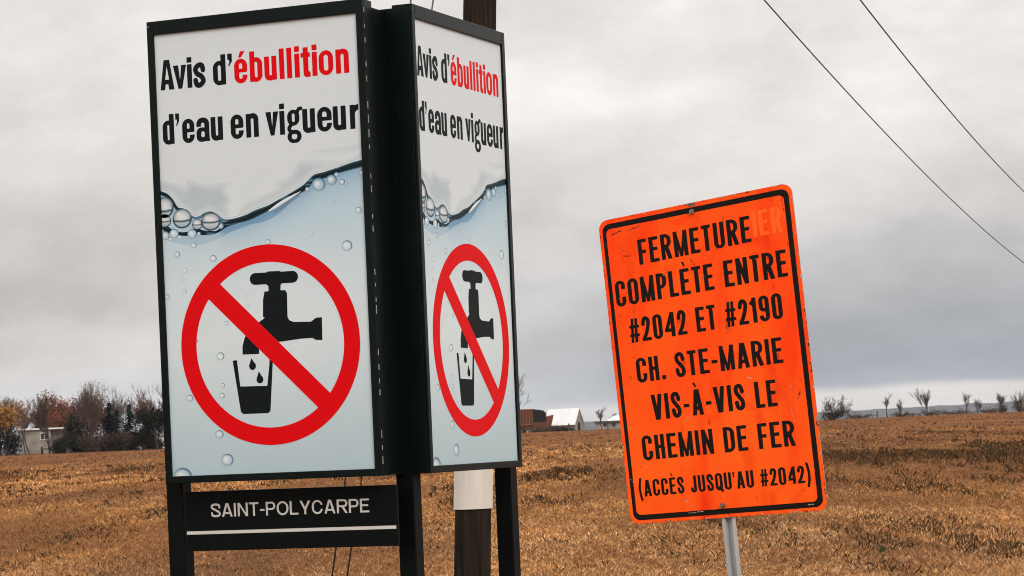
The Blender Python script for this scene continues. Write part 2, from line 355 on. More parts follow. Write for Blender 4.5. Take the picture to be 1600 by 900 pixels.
# ---- stroke capitals of even weight (road lettering, plate lettering)
def glyphB(ch,w,H,t):
    hy=t*.82
    def bar(X,Y,y,x0=0,x1=None): return rbox(X,Y,x0,w if x1 is None else x1,y-hy/2,y+hy/2)
    def ring(X,Y,x0,x1,y0,y1,f=.5):
        ro=min((x1-x0)*f,(y1-y0)*.5); return I(rbox(X,Y,x0,x1,y0,y1,ro),-rbox(X,Y,x0+t,x1-t,y0+hy,y1-hy,max(ro-t,.01)))
    def st(X,Y,x): return rbox(X,Y,x,x+t,0,H)
    def bowl(X,Y,y0,y1,x1):   # D-shaped bowl hanging on a left stem
        return I(ring(X,Y,-(x1),x1,y0,y1,.30),-X)
    def g(X,Y):
        c=ch
        if c in 'ÈÉ':
            e=glyphB('E',w,H,t)(X,Y); p=[(w*.28,H*1.27),(w*.50,H*1.27),(w*.68,H*1.08),(w*.50,H*1.08)]
            return U(e,poly(X,Y,p))
        if c=='À':
            e=glyphB('A',w,H,t)(X,Y); return U(e,poly(X,Y,[(w*.22,H*1.27),(w*.42,H*1.27),(w*.58,H*1.08),(w*.42,H*1.08)]))
        if c=='E': return U(U(st(X,Y,0),bar(X,Y,hy/2)),U(bar(X,Y,H-hy/2),bar(X,Y,H*.52,0,w*.9)))
        if c=='F': return U(U(st(X,Y,0),bar(X,Y,H-hy/2)),bar(X,Y,H*.50,0,w*.9))
        if c=='L': return U(st(X,Y,0),bar(X,Y,hy/2))
        if c=='I': return st(X,Y,0)
        if c=='H': return U(U(st(X,Y,0),st(X,Y,w-t)),bar(X,Y,H*.51))
        if c=='T': return U(bar(X,Y,H-hy/2),st(X,Y,(w-t)/2))
        if c=='M': return U(U(st(X,Y,0),st(X,Y,w-t)),I(U(seg(X,Y,(t*.5,H*1.02),(w/2,H*.0),t*.70),seg(X,Y,(w-t*.5,H*1.02),(w/2,H*.0),t*.70)),I(Y-H,-Y)))
        if c=='N': return U(U(st(X,Y,0),st(X,Y,w-t)),I(seg(X,Y,(t*.5,H*1.02),(w-t*.5,-H*.02),t*.84),I(Y-H,-Y)))
        if c in 'AV':
            Z=Y if c=='A' else H-Y
            d=U(seg(X,Z,(t*.48,-H*.05),(w/2-t*.06,H*1.05),t*.98),seg(X,Z,(w-t*.48,-H*.05),(w/2+t*.06,H*1.05),t*.98))
            d=I(d,I(Z-H,-Z))
            if c=='A': d=U(d,rbox(X,Y,w*.2,w*.8,H*.20,H*.20+hy))
            return d
        if c=='Y': return U(rbox(X,Y,(w-t)/2,(w+t)/2,0,H*.45),I(U(seg(X,Y,(t*.4,H*1.05),(w/2,H*.36),t),seg(X,Y,(w-t*.4,H*1.05),(w/2,H*.36),t)),Y-H))
        if c=='P': return U(st(X,Y,0),bowl(X,Y,H*.40,H,w))
        if c=='R': return U(U(st(X,Y,0),bowl(X,Y,H*.44,H,w)),I(seg(X,Y,(w*.52,H*.48),(w-t*.42,-H*.04),t),-Y))
        if c=='D': return U(st(X,Y,0),bowl(X,Y,0,H,w))
        if c in 'O0': return ring(X,Y,0,w,-.01*H,1.01*H)
        if c=='Q': return U(ring(X,Y,0,w,-.01*H,1.01*H),seg(X,Y,(w*.52,H*.24),(w*1.0,-H*.10),t*.9))
        if c=='C': return I(ring(X,Y,0,w,-.01*H,1.01*H),-rbox(X,Y,w*.5,w*1.3,H*.36,H*.66))
        if c=='U': return U(I(ring(X,Y,0,w,-.01*H,H*1.6),Y-H*.6),U(rbox(X,Y,0,t,H*.5,H),rbox(X,Y,w-t,w,H*.5,H)))
        if c=='J': return U(I(I(ring(X,Y,0,w,-.01*H,H*1.6),Y-H*.6),-rbox(X,Y,-w,w-t*1.02,H*.30,H*3)),rbox(X,Y,w-t,w,H*.4,H))
        if c=='S':
            a=spline([(w-t*.5,H*.70),(w-t*.7,H*.86),(w*.5,H-hy*.5),(t*.6,H*.86),(t*.62,H*.68),(w*.5,H*.51),(w-t*.58,H*.33),(w-t*.6,H*.14),(w*.5,hy*.5),(t*.7,H*.13),(t*.5,H*.30)],6)
            return pline(X,Y,a,t*.95)
        if c=='2':
            a=spline([(t*.5,H*.70),(t*.75,H*.88),(w*.5,H-hy*.5),(w-t*.6,H*.85),(w-t*.6,H*.66),(w*.52,H*.34),(t*.62,hy)],6)
            return U(I(pline(X,Y,a,t*.95),-Y),bar(X,Y,hy/2))
        if c=='4': return U(U(rbox(X,Y,w*.60,w*.60+t,0,H),bar(X,Y,H*.27)),I(seg(X,Y,(t*.3,H*.24),(w*.60+t*.6,H*1.03),t*.9),I(Y-H,H*.27-hy/2-Y)))
        if c=='1': return U(rbox(X,Y,w-t,w,0,H),seg(X,Y,(w-t*.3,H*.95),(w*.02,H*.74),t*.85))
        if c=='9': return U(U(ring(X,Y,0,w,H*.38,1.01*H),rbox(X,Y,w-t,w,H*.25,H*.72)),I(I(ring(X,Y,0,w,-.01*H,H*.9),Y-H*.36),-rbox(X,Y,-w,w-t*1.02,H*.24,H*2)))
        if c=='#': return I(U(U(seg(X,Y,(w*.22,-.02*H),(w*.36,H*1.02),t*.72),seg(X,Y,(w*.60,-.02*H),(w*.74,H*1.02),t*.72)),U(rbox(X,Y,0,w,H*.30-t*.36,H*.30+t*.36),rbox(X,Y,0,w,H*.66-t*.36,H*.66+t*.36))),I(Y-H,-Y))
        if c=='-': return rbox(X,Y,0,w,H*.42-hy*.5,H*.42+hy*.5)
        if c=='.': return rbox(X,Y,0,t*1.05,0,t*1.05)
        if c=="'": return poly(X,Y,[(0,H),(w,H),(w*.75,H*.66),(w*.25,H*.66)])
        if c in '()':
            Z=X if c=='(' else w-X
            a=[(t*.42+(w-t*.84)*q_*q_,H*(.45+.64*q_)) for q_ in np.linspace(-1,1,13)]
            return pline(Z,Y,a,t*.85)
        return X*0+1
    return g
# advance widths relative to cap height (condensed road face / plain grotesque)
WB={'E':.40,'È':.40,'F':.38,'L':.38,'I':None,'H':.42,'T':.38,'M':.59,'N':.47,'A':.50,'À':.50,'V':.50,'P':.43,'R':.45,'D':.45,'O':.46,'0':.44,'Q':.46,'C':.45,'U':.45,'J':.38,'S':.44,'2':.43,'4':.47,'1':.26,'9':.44,'#':.46,'-':.25,'.':.16,"'":.12,'(':.24,')':.24,'Y':.5,' ':.22}
WC={'S':.62,'A':.72,'I':None,'N':.66,'T':.62,'-':.30,'P':.62,'O':.76,'L':.55,'Y':.70,'C':.70,'R':.68,'E':.58,' ':.3}
def text_line(art,s,x0,x1,y,H,t,table,c,gap,ydir=1):
    """letters of one line fitted between x0 and x1, baseline y; ydir=-1 when y runs down"""
    ws=[t/H if table.get(ch) is None else table[ch] for ch in s]
    gs=[gap]*(len(s)-1)
    tot=sum(ws)+sum(gs); k=(x1-x0)/tot
    x=x0
    for i,ch in enumerate(s):
        w=ws[i]*k
        if table.get(ch) is None: w=t
        if ch!=' ':
            g=glyphB(ch,w,H,t)
            fn=(lambda X,Y,g=g,x=x: g(X-x,(Y-y)*ydir))
            a,b=y-ydir*H*.32,y+ydir*H*1.36
            art.fill(fn,x-t,x+w+t,min(a,b),max(a,b),c)
        x+=ws[i]*k+gap*k
def homography(src,dst):
    A=[];b=[]
    for (x,y),(u,v) in zip(src,dst):
        A.append([x,y,1,0,0,0,-u*x,-u*y]); b.append(u); A.append([0,0,0,x,y,1,-v*x,-v*y]); b.append(v)
    h=np.linalg.solve(np.array(A,float),np.array(b,float)); Hm=np.append(h,1).reshape(3,3)
    def f(x,y):
        q=Hm@np.array([x,y,1.0]); return q[0]/q[2],q[1]/q[2]
    return f

# ------------------------------------------------------------------ ground, hills
gx=np.concatenate([-np.geomspace(9000,60,40),np.linspace(-55,55,90),np.geomspace(60,9000,40)])
gy=np.concatenate([[-400,-100,-30,-5,5,15,22],np.linspace(26,120,70),np.linspace(124,480,90),np.geomspace(500,12000,26)])
GX,GY=np.meshgrid(gx,gy); GZ=gz(GX,GY)
nx_=len(gx); ny_=len(gy); ii=np.arange(nx_*ny_).reshape(ny_,nx_)
gf=np.stack([ii[:-1,:-1],ii[:-1,1:],ii[1:,1:],ii[1:,:-1]],-1).reshape(-1,4)
def ground_mat():
    m=bpy.data.materials.new('dry_field_soil_and_thatch'); m.use_nodes=True; t=m.node_tree; l=t.links.new; b=t.nodes['Principled BSDF']
    b.inputs['Roughness'].default_value=.95; b.inputs['Specular IOR Level'].default_value=.05
    c=t.nodes.new('ShaderNodeTexCoord')
    def nz(sc,st,det=6):
        mp=t.nodes.new('ShaderNodeMapping'); mp.inputs['Scale'].default_value=st; l(c.outputs['Object'],mp.inputs[0])
        n=t.nodes.new('ShaderNodeTexNoise'); n.inputs['Scale'].default_value=sc; n.inputs['Detail'].default_value=det; l(mp.outputs[0],n.inputs['Vector']); return n.outputs[0]
    def rp(src,cols):
        r=t.nodes.new('ShaderNodeValToRGB'); l(src,r.inputs[0])
        while len(r.color_ramp.elements)<len(cols): r.color_ramp.elements.new(.5)
        for e,(p,q) in zip(r.color_ramp.elements,cols): e.position=p; e.color=(*q,1)
        return r.outputs[0]
    a=rp(nz(.12,(1,.5,1)),[(.3,(.10,.04,.013)),(.5,(.16,.064,.018)),(.7,(.22,.095,.028))])
    d=rp(nz(5,(1,1,1)),[(.3,(.35,.32,.3)),(.6,(1,1,1))])
    mxn=t.nodes.new('ShaderNodeMix'); mxn.data_type='RGBA'; mxn.blend_type='MULTIPLY'; mxn.inputs[0].default_value=.8; l(a,mxn.inputs[6]); l(d,mxn.inputs[7]); l(mxn.outputs[2],b.inputs['Base Color'])
    return m
gr=obj('field',np.stack([GX,GY,GZ],-1),gf,ground_mat(),smoothf=True); tag(gr,kind='structure')

# far wooded ridge
hx=np.linspace(-3000,3000,520); hv=[];hf=[]
prof=35+ (fbm(hx*.0010,hx*0+2,21)-.5)*24 + (fbm(hx*.025,hx*0,9)-.5)*5.0 + np.clip(hx-700,0,3000)*.010
for k,(dy,sc) in enumerate([(0,0),(60,.55),(260,.93),(420,1.0),(900,.6),(1300,0)]):
    jj=(fbm(hx*.04,hx*0+k*7,31+k)-.5)*4.0*(sc>0)
    for x,p,j in zip(hx,prof,jj): hv.append((x,7800+dy,1.6+ (p*sc+j if sc>0 else -2)))
n=len(hx)
for k in range(5):
    for i in range(n-1): hf.append((k*n+i,k*n+i+1,(k+1)*n+i+1,(k+1)*n+i))
M['ridge']=mat('far_woodland',(.055,.052,.05),.95,.05,var=.5,vscale=.012,detail=8)
tag(obj('hills',hv,hf,M['ridge']),kind='structure')

# ------------------------------------------------------------------ notice tower with two light boxes
q=dict(xl=-.7105,d=F/303,th=.3893,xr=-.4249,dr=F/303+.2384,w=1.1933,h=2.3514)
TH=q['th']; Wd,Hd=q['w'],q['h']
aL=np.array([-math.cos(TH),math.sin(TH),0]); nL=np.array([-math.sin(TH),-math.cos(TH),0])
bR=np.array([math.sin(TH),math.cos(TH),0]); nR=np.array([math.cos(TH),-math.sin(TH),0])
PL=np.array([q['xl'],q['d'],EYE-.136]); PR=np.array([q['xr'],q['dr'],EYE-.136])   # lower corners beside the centre post
LBL='tall black two sided notice board with boil water panels and a name plate'
base=(PL+PR)/2; base[2]=0
tower=empty('notice_board',base,LBL,'notice board')
T=.105; FR=.010
# artwork plane: U right 0..Wd, V up 0..Hd ; measured corners of the left print in the photo
Hpx=homography([(241.8,52.4),(557,18.8),(586.7,727.8),(270.2,745.8)],[(0,Hd),(Wd,Hd),(Wd,0),(0,0)])
c1=lambda x,y: Hpx(220+x/4,y/4)             # first close-up
c2=lambda x,y: Hpx(220+x/4,200+y/4)
c3=lambda x,y: Hpx(220+x/2.25,360+y/2.25)
PX=Hd/698.0
LT,RT,TP,BT=.0385,.041,.072,.038
cab=MB(); cab.box(-LT,Wd+RT,-T,-.004,-BT,Hd+TP)
fr=MB()
fr.box(-LT,0,-.0035,FR,-BT,Hd+TP); fr.box(Wd,Wd+RT,-.0035,FR,-BT,Hd+TP); fr.box(.0002,Wd-.0002,-.0035,FR,Hd,Hd+TP); fr.box(.0002,Wd-.0002,-.0035,FR,-BT,0)
# here local axes: x=U, y=outward, z=V
def L3(d): return lambda u,v: (u,d,v)
def face_mat():
    m=mat('printed_panel',(.8,.8,.8),.4,.2); t=m.node_tree; l=t.links.new; b=t.nodes['Principled BSDF']
    c=t.nodes.new('ShaderNodeTexCoord'); s=t.nodes.new('ShaderNodeSeparateXYZ'); l(c.outputs['Object'],s.inputs[0])
    dv=t.nodes.new('ShaderNodeMath'); dv.operation='DIVIDE'; l(s.outputs[2],dv.inputs[0]); dv.inputs[1].default_value=Hd
    r=t.nodes.new('ShaderNodeValToRGB'); l(dv.outputs[0],r.inputs[0])
    st=[(0,(.42,.54,.58)),(.12,(.49,.60,.64)),(.30,(.60,.69,.72)),(.43,(.56,.66,.71)),(.52,(.44,.58,.67)),(.60,(.40,.55,.65)),(.69,(.47,.60,.68))]
    while len(r.color_ramp.elements)<len(st): r.color_ramp.elements.new(.5)
    for e,(p,k) in zip(r.color_ramp.elements,st): e.position=p; e.color=(*k,1)
    l(r.outputs[0],b.inputs['Base Color']); return m
M['print']=mat('colour_print',(.5,.5,.5),.42,.12,attr='tint'); M['water_bg']=face_mat(); M['paper']=mat('white_print',(.615,.675,.705),.4,.15)
M['pale']=mat('pale_grey_blue_print',(.48,.55,.58),.45,.15)
M['midblue']=mat('mid_blue_print',(.32,.46,.59),.45,.15)
M['greyblue']=mat('grey_blue_print',(.27,.34,.40),.45,.15)
M['deep']=mat('deep_water_print',(.012,.032,.045),.45,.15)
M['bluerim']=mat('blue_bubble_rim_print',(.13,.25,.37),.45,.15)
M['bub']=mat('bubble_highlight_print',(.72,.77,.79),.45,.15)
M['bubdark']=mat('bubble_grey_print',(.50,.58,.62),.45,.15)
# --- water shapes
top=[(100,372),(135,390),(170,404),(205,440),(235,487),(270,496),(300,518),(335,546),(370,543),(400,524),(440,513),(480,528),(510,553),(545,563),(600,553),(660,533),(720,503),(800,473),(880,428),(960,383),(1020,343),(1060,303),(1090,278),(1150,262),(1250,228),(1320,203),(1388,184),(1440,168)]
bot=[(100,396),(135,412),(165,427),(195,462),(225,503),(262,512),(300,534),(335,556),(372,556),(402,540),(440,528),(478,545),(505,575),(540,588),(600,580),(680,560),(760,522),(830,484),(900,450),(980,398),(1040,362),(1090,312),(1150,290),(1250,254),(1388,216),(1440,200)]
bot=[(x,y+4+(6 if x>500 else 0)+(5 if x>1000 else 0)) for x,y in bot]
topU=[c2(*p) for p in spline(top,5)]; botU=[c2(*p) for p in spline(bot,5)]
sheet=lambda X,Y: rbox(X,Y,.0005,Wd-.0005,.0005,Hd-.0005)
def clip(fn): return lambda X,Y: I(fn(X,Y),sheet(X,Y))
def mkpoly(pts,smoothit=True): 
    P=[c2(*p) for p in (spline(pts+[pts[0]],5) if smoothit else pts)]
    return lambda X,Y: poly(X,Y,P)
cell=1.0*PX
layers=[]   # (name, art, material, offset)
def lerp(a,b,t): t=np.clip(t,0,1)[:,None]; return np.asarray(a)*(1-t)+np.asarray(b)*t
def sms(a,b,x): t=np.clip((x-a)/(b-a),0,1); return t*t*(3-2*t)
WHITE=np.array([.615,.675,.705]); 
TU=np.array(sorted(topU)); BU=np.array(sorted(botU))
ytop=lambda x: np.interp(x,TU[:,0],TU[:,1]); ybot=lambda x: np.interp(x,BU[:,0],BU[:,1])
rampv=[0,.12,.30,.43,.52,.60,.72]; rampc=np.array([(.40,.52,.565),(.47,.585,.63),(.60,.69,.715),(.575,.675,.715),(.50,.625,.69),(.45,.595,.675),(.45,.595,.675)])
def watercol(x,y):
    v=y/Hd; c=np.stack([np.interp(v,rampv,rampc[:,k]) for k in range(3)],1)
    d=(ybot(x)-y)/Hd
    c=lerp(c,(.20,.36,.51),.9*np.exp(-np.maximum(d,0)/.026))
    c=lerp(c,(.66,.72,.74),.35*np.exp(-(((x-Wd*.5)/(Wd*.33))**2+((y-Hd*.305)/(Hd*.14))**2)))
    return c*(1+.05*(fbm(x*5,y*5,77)-.5))[:,None]
A_pale=Art()
for pts,dk in (([(120,322),(190,330),(250,346),(280,352),(298,315),(345,328),(410,347),(470,336),(570,330),(545,352),(535,385),(560,415),(572,445),(545,480),(556,510),(545,560),(500,548),(440,510),(380,530),(330,548),(290,505),(235,480),(190,420),(120,380)],1.0),
            ([(1070,137),(1170,116),(1290,100),(1400,76),(1400,122),(1290,142),(1170,146)],.9),
            ([(600,550),(625,500),(660,450),(750,416),(810,392),(865,360),(815,357),(860,330),(930,290),(960,240),(985,200),(1050,185),(1150,190),(1270,195),(1330,165),(1400,125),(1400,182),(1250,226),(1090,276),(1020,340),(880,426),(720,500)],.85)):
    P=[c2(*p) for p in pts]; xs=[p[0] for p in P]; ys=[p[1] for p in P]
    def pc(x,y,P=P,dk=dk):
        d=-poly(x,y,P)/PX; n=fbm(x*14,y*14,5)
        return lerp(WHITE,(.44,.52,.565),dk*(.35+.65*sms(0,14,d))*(.55+.9*n))
    A_pale.fill(clip(lambda X,Y,P=P: poly(X,Y,P)),min(xs),max(xs),min(ys),max(ys),cell,pc)
A_water=Art(); PW=[p for p in botU if -.05<p[0]<Wd+.05]+[(Wd+.08,botU[-1][1]),(Wd+.08,-.05),(-.08,-.05),(-.08,botU[0][1])]
A_water.fill(clip(lambda X,Y: poly(X,Y,PW)),0,Wd,0,Hd*.72,1.5*PX,watercol)
A_mid=Art(); PM=[c2(*p) for p in [(100,560),(140,560),(240,640),(380,650),(480,640),(540,610),(620,590),(700,560),(800,505),(900,450),(985,402),(1000,412),(940,455),(880,515),(830,552),(770,578),(690,592),(570,640),(480,690),(390,722),(300,728),(215,712),(100,680)]]
A_mid.fill(clip(lambda X,Y: poly(X,Y,PM)),0,Wd,c2(300,740)[1],c2(1000,390)[1],cell,lambda x,y: lerp(watercol(x,y),(.15,.30,.46),.92-.62*sms(0,22,(ybot(x)-y)/PX-4)))
lip=[(x,y-13) for x,y in spline(top,5)]; PE=[c2(*p) for p in lip]+topU[::-1]
A_edge=Art(); A_edge.fill(clip(lambda X,Y: poly(X,Y,PE)),0,Wd,min(p[1] for p in PE),max(p[1] for p in PE),cell*.8,
    lambda x,y: lerp((.30,.38,.43),WHITE*1.12,np.abs(np.sin((y-ytop(x))/PX*.95+fbm(x*7,y*7,3)*1.5))))
A_line=Art(); PLn=topU+botU[::-1]
Pb=[c2(*p) for p in spline([(150,640),(215,662),(290,668),(340,655),(380,662),(430,662),(490,645),(540,612),(600,592),(680,566),(760,528),(800,500),(740,520),(660,545),(600,566),(545,580),(520,590),(500,618),(470,636),(420,634),(390,632),(352,618),(300,640),(250,645),(200,630),(160,600),(120,600),(150,640)],4)]
def linecol(x,y):
    t=(ytop(x)-y)/np.maximum(ytop(x)-ybot(x),1e-4); n=fbm(x*9,y*30,12)
    c=lerp((.06,.12,.15),(.004,.015,.022),sms(.02,.30,t)); c=lerp(c,(.10,.22,.31),sms(.56,.70,n)*.85); return lerp(c,(.10,.22,.31),sms(.80,1.0,t)*.7*(t<1.04))
both=lambda X,Y: U(poly(X,Y,PLn),poly(X,Y,Pb))
A_line.fill(clip(both),0,Wd,min(p[1] for p in Pb),max(p[1] for p in PLn),cell*.7,linecol)
A_wh=Art(); Pg=[c2(*p) for p in spline([(800,508),(850,468),(905,432),(985,392),(1003,386),(950,424),(880,470),(815,508),(800,508)],4)]
A_wh.fill(clip(lambda X,Y: poly(X,Y,Pg)),min(p[0] for p in Pg),max(p[0] for p in Pg),min(p[1] for p in Pg),max(p[1] for p in Pg),cell*.6,lambda x,y: np.tile(WHITE*1.1,(len(x),1)))
Pn=[c2(*p) for p in spline([(830,520),(880,478),(950,432),(1000,398),(1010,392),(960,440),(890,492),(838,522),(830,520)],4)]
A_wh.fill(clip(lambda X,Y: poly(X,Y,Pn)),min(p[0] for p in Pn),max(p[0] for p in Pn),min(p[1] for p in Pn),max(p[1] for p in Pn),cell*.6,lambda x,y: np.tile((.15,.23,.32),(len(x),1)))
def el(X,Y,c,r): return (np.hypot((X-c[0])/r[0],(Y-c[1])/r[1])-1)*min(r)
def bsize(r,s): return (r/s*PX/.905, r/s*PX)
A_bub=Art()
def bigcol(c,r,cut):
    def f(x,y):
        dx=(x-c[0])/r[0]; dy=(y-c[1])/r[1]; rr=np.hypot(dx,dy)
        col=lerp((.66,.70,.71),(.36,.44,.49),sms(.2,.95,rr)*(dy>-cut)); col=lerp(col,(.30,.40,.47),1.0*(dy<-cut-.10)*(.45+.55*sms(-.2,-.9,dy)))
        col=lerp(col,(.02,.05,.07),np.exp(-((dy+cut+.05-.10*dx*dx)/.115)**2)*sms(1.0,.8,np.abs(dx)))
        col=lerp(col,(.015,.04,.06),sms(.76,.93,rr)*np.where(dy<.15,1.0,.7)); return lerp(col,(.72,.75,.75),np.exp(-(((dx+.35)/.28)**2+((dy-.45)/.2)**2))*.8)
    return f
for x,y,rx,ry,cut in [(150,575,45,42,.1),(150,492,60,66,.30),(262,560,62,62,.22),(357,596,33,34,.05),(442,578,62,56,.05)]:
    c=c2(x,y); r=(bsize(rx,4)[0],bsize(ry,4)[1])
    A_bub.fill(clip(lambda X,Y: el(X,Y,c,r)),c[0]-r[0],c[0]+r[0],c[1]-r[1],c[1]+r[1],cell*.7,bigcol(c,r,cut))
def smallcol(c,r,k):
    def f(x,y):
        dx=(x-c[0])/r[0]; dy=(y-c[1])/r[1]; rr=np.hypot(dx,dy); bg=watercol(x,y)
        col=lerp(bg*1.02,(.70,.75,.77),np.exp(-(((dx+.22)/.5)**2+((dy-.12)/.5)**2))*.95)
        e=sms(.62,.93,rr)*(.45+.55*sms(-.6,.8,dx*.8+dy*.5)); return lerp(col,(.05,.13,.23),e*k)
    return f
small=[(2,x,y,r) for x,y,r in [(325,655,30),(212,655,30),(155,668,28),(505,605,17),(368,653,11),(245,676,12),(190,688,11),(1115,342,42),(1195,312,32),(1046,373,15),(1226,280,15),(1260,325,18),(1286,333,9),(1332,315,6),(1382,267,16),(335,728,18),(1290,722,33),(1362,500,20),(1352,535,7),(1065,645,13),(1207,450,9),(798,703,17)]]
small+=[(3,x,y,r) for x,y,r in [(129,82,11),(257,95,12),(157,137,10),(150,172,5),(156,212,7),(94,232,9),(375,225,6),(379,263,7),(302,323,8),(282,440,14),(290,543,8),(287,579,10),(297,603,6),(174,590,12),(278,716,15),(306,806,22),(148,872,36),(192,388,10)]]
for k,x,y,r in small:
    c=(c2 if k==2 else c3)(x,y); s_=4 if k==2 else 2.25; rr=bsize(r,s_); kk=.45 if (x*7+y)%3==0 and r<20 else .95
    A_bub.fill(clip(lambda X,Y: el(X,Y,c,rr)),c[0]-rr[0],c[0]+rr[0],c[1]-rr[1],c[1]+rr[1],max(rr[0]*.13,cell*.5),smallcol(c,rr,kk))
# --- lettering
def blen(p,q): return math.hypot(p[0]-q[0],p[1]-q[1])
A_blk=Art(); A_red=Art()
def headline(items,b0,b1,Hpx_,xhpx):
    """items: (glyph, x0, x1, art); baseline through close-up points b0,b1"""
    for ch,x0,x1,art in items:
        f=lambda x: b0[1]+(b1[1]-b0[1])*(x-b0[0])/(b1[0]-b0[0])
        u0=c1(x0,f(x0)); u1=c1(x1,f(x1)); w=u1[0]-u0[0]; y0=(u0[1]+u1[1])/2; H=Hpx_/4*PX; xh=xhpx/4*PX; s=31.0/4*PX/.905; h=27.5/4*PX
        g=glyphA(ch,w,H,xh,s,h)
        art.fill(lambda X,Y: g(X-u0[0],Y-y0),u0[0]-3*PX,u1[0]+4*PX,y0-H*.36,y0+H*1.1,.62*PX)
K,Rd=A_blk,A_red
headline([('A',128,215,K),('v',211,294,K),('i',298,327,K),('s',336,413,K),('d',460,540,K),("'",553,581,K),('E',593,674,Rd),('b',690,768,Rd),('u',781,857,Rd),('l',874,903,Rd),('l',921,950,Rd),('i',969,998,Rd),('t',1008,1066,Rd),('i',1078,1107,Rd),('o',1119,1208,Rd),('n',1224,1305,Rd)],(130,556),(1305,444),189,148)
headline([('d',144,216,K),("'",226,250,K),('e',267,343,K),('a',355,440,K),('u',446,521,K),('e',570,650,K),('n',666,744,K),('v',789,869,K),('i',876,908,K),('g',921,1012,K),('u',1018,1096,K),('e',1110,1199,K),('u',1207,1287,K),('r',1312,1366,K)],(180,893),(1350,792),189,147)
# --- prohibition ring, bar and tap
cc=c3(454.5,397); rO=(156*PX/.905*.905,156*PX); ro=156*PX; ri=128.8*PX
b=[c3(272,182),c3(235,232),c3(622,613),c3(664,562)]
A_ring=Art(); 
bx=lambda X,Y: I(poly(X,Y,[c3(245,150),c3(206,205),c3(650,640),c3(692,588)]),circ(X,Y,cc[0],cc[1],ro-2*PX))
A_ring.fill(lambda X,Y: U(I(circ(X,Y,cc[0],cc[1],ro),-circ(X,Y,cc[0],cc[1],ri)),bx(X,Y)),cc[0]-ro-PX,cc[0]+ro+PX,cc[1]-ro-PX,cc[1]+ro+PX,.9*PX)
def C3(pts,sm=False): return [c3(*p) for p in (spline(pts,5) if sm else pts)]
body=C3([(437,210),(462,207),(510,204),(516,215),(518,298),(524,310),(540,316),(600,314),(618,300),(638,298),(640,378),(618,378),(605,371),(560,375),(500,385),(452,389),(430,398),(418,415),(418,430),(360,433),(360,402),(368,372),(385,346),(410,323),(432,308),(438,300),(432,300),(432,240)])
neck=C3([(450,180),(494,178),(493,208),(452,210)])
hub=C3([(442,146),(448,139),(490,137),(496,143),(497,184),(490,187),(449,189),(443,184)])
hl,hr=c3(404,166),c3(536,157)
cupo=C3([(325,455),(340,453),(352,546),(447,542),(454,470),(455,440),(467,440),(458,630),(450,638),(362,643),(354,635)])
tap=lambda X,Y: U(U(poly(X,Y,body),poly(X,Y,neck)),U(poly(X,Y,hub),seg(X,Y,hl,hr,41/2.25*PX,True)))
def drop(cx_,cy_,tx,ty,r):
    c=c3(cx_,cy_); tp=c3(tx,ty); r=r/2.25*PX
    return lambda X,Y: U(circ(X,Y,c[0],c[1],r),poly(X,Y,[(c[0]-r*.97,c[1]+r*.2),tp,(c[0]+r*.97,c[1]+r*.2)]))
d1=drop(395,473,391,445,13.5); d2=drop(421,520,417,491,13.5)
A_tap=Art(); lo=c3(310,660); hi=c3(660,120)
A_tap.fill(lambda X,Y: U(U(tap(X,Y),poly(X,Y,cupo)),U(d1(X,Y),d2(X,Y))),lo[0],hi[0],lo[1],hi[1],.8*PX)
z=0.0
A_pap=Art(); A_pap.v=[(0,0),(Wd,0),(Wd,Hd),(0,Hd)]; A_pap.f=[(0,1,2,3)]
stack=[('print_ground',A_pap,'paper'),('pale_reflection',A_pale,'print'),('water_print',A_water,'print'),('water_shade',A_mid,'print'),('water_lip',A_edge,'print'),
       ('water_line',A_line,'print'),('water_glint',A_wh,'print'),('bubble_print',A_bub,'print'),
       ('black_lettering',A_blk,'ink'),('red_lettering',A_red,'red'),('tap_symbol',A_tap,'ink'),('prohibition_symbol',A_ring,'red')]
def axes_matrix(p,u,n): 
    m=Matrix.Identity(4)
    for i in range(3): m[i][0]=u[i]; m[i][1]=n[i]; m[i][2]=(0,0,1)[i]; m[i][3]=p[i]-base[i]
    return m
# local frame is left handed when x=U right, y=outward(towards viewer), z=up -> mirror y: use y=inward
def flipy(v): return [(a,-b_,c) for a,b_,c in v]
cab.v=flipy(cab.v); cab.f=[f[::-1] for f in cab.f]; fr.v=flipy(fr.v); fr.f=[f[::-1] for f in fr.f]
p1=cab.build('display_panel',M['frame'],tower); bevel(p1,.004)
subs=[bevel(fr.build('frame',M['frame'],p1),.003)]
for i,(nm,art,mk) in enumerate(stack):
    subs.append(art.build(nm,M[mk],p1,lambda u,v,d=-.0022+i*.00009: (u,-d,v)))
scr=MB()
for u_,v_ in ((-LT*.72,Hd+TP*.62),):
    scr.tube([(u_,-FR+.0005,v_),(u_,-FR-.002,v_)],.0045,10)
subs.append(scr.build('screw',M['bolt'],p1))
mLeft=axes_matrix(PL+aL*Wd,-aL,-nL); mRight=axes_matrix(PR,bR,-nR)
p1.matrix_local=mLeft; p1['label']='wider looking panel turned to face the viewer'
p2=p1.copy(); COL.objects.link(p2); p2.parent=tower; p2.matrix_local=mRight; p2['label']='panel turned steeply away to the right'
for s_ in subs:
    c_=s_.copy(); COL.objects.link(c_); c_.parent=p2
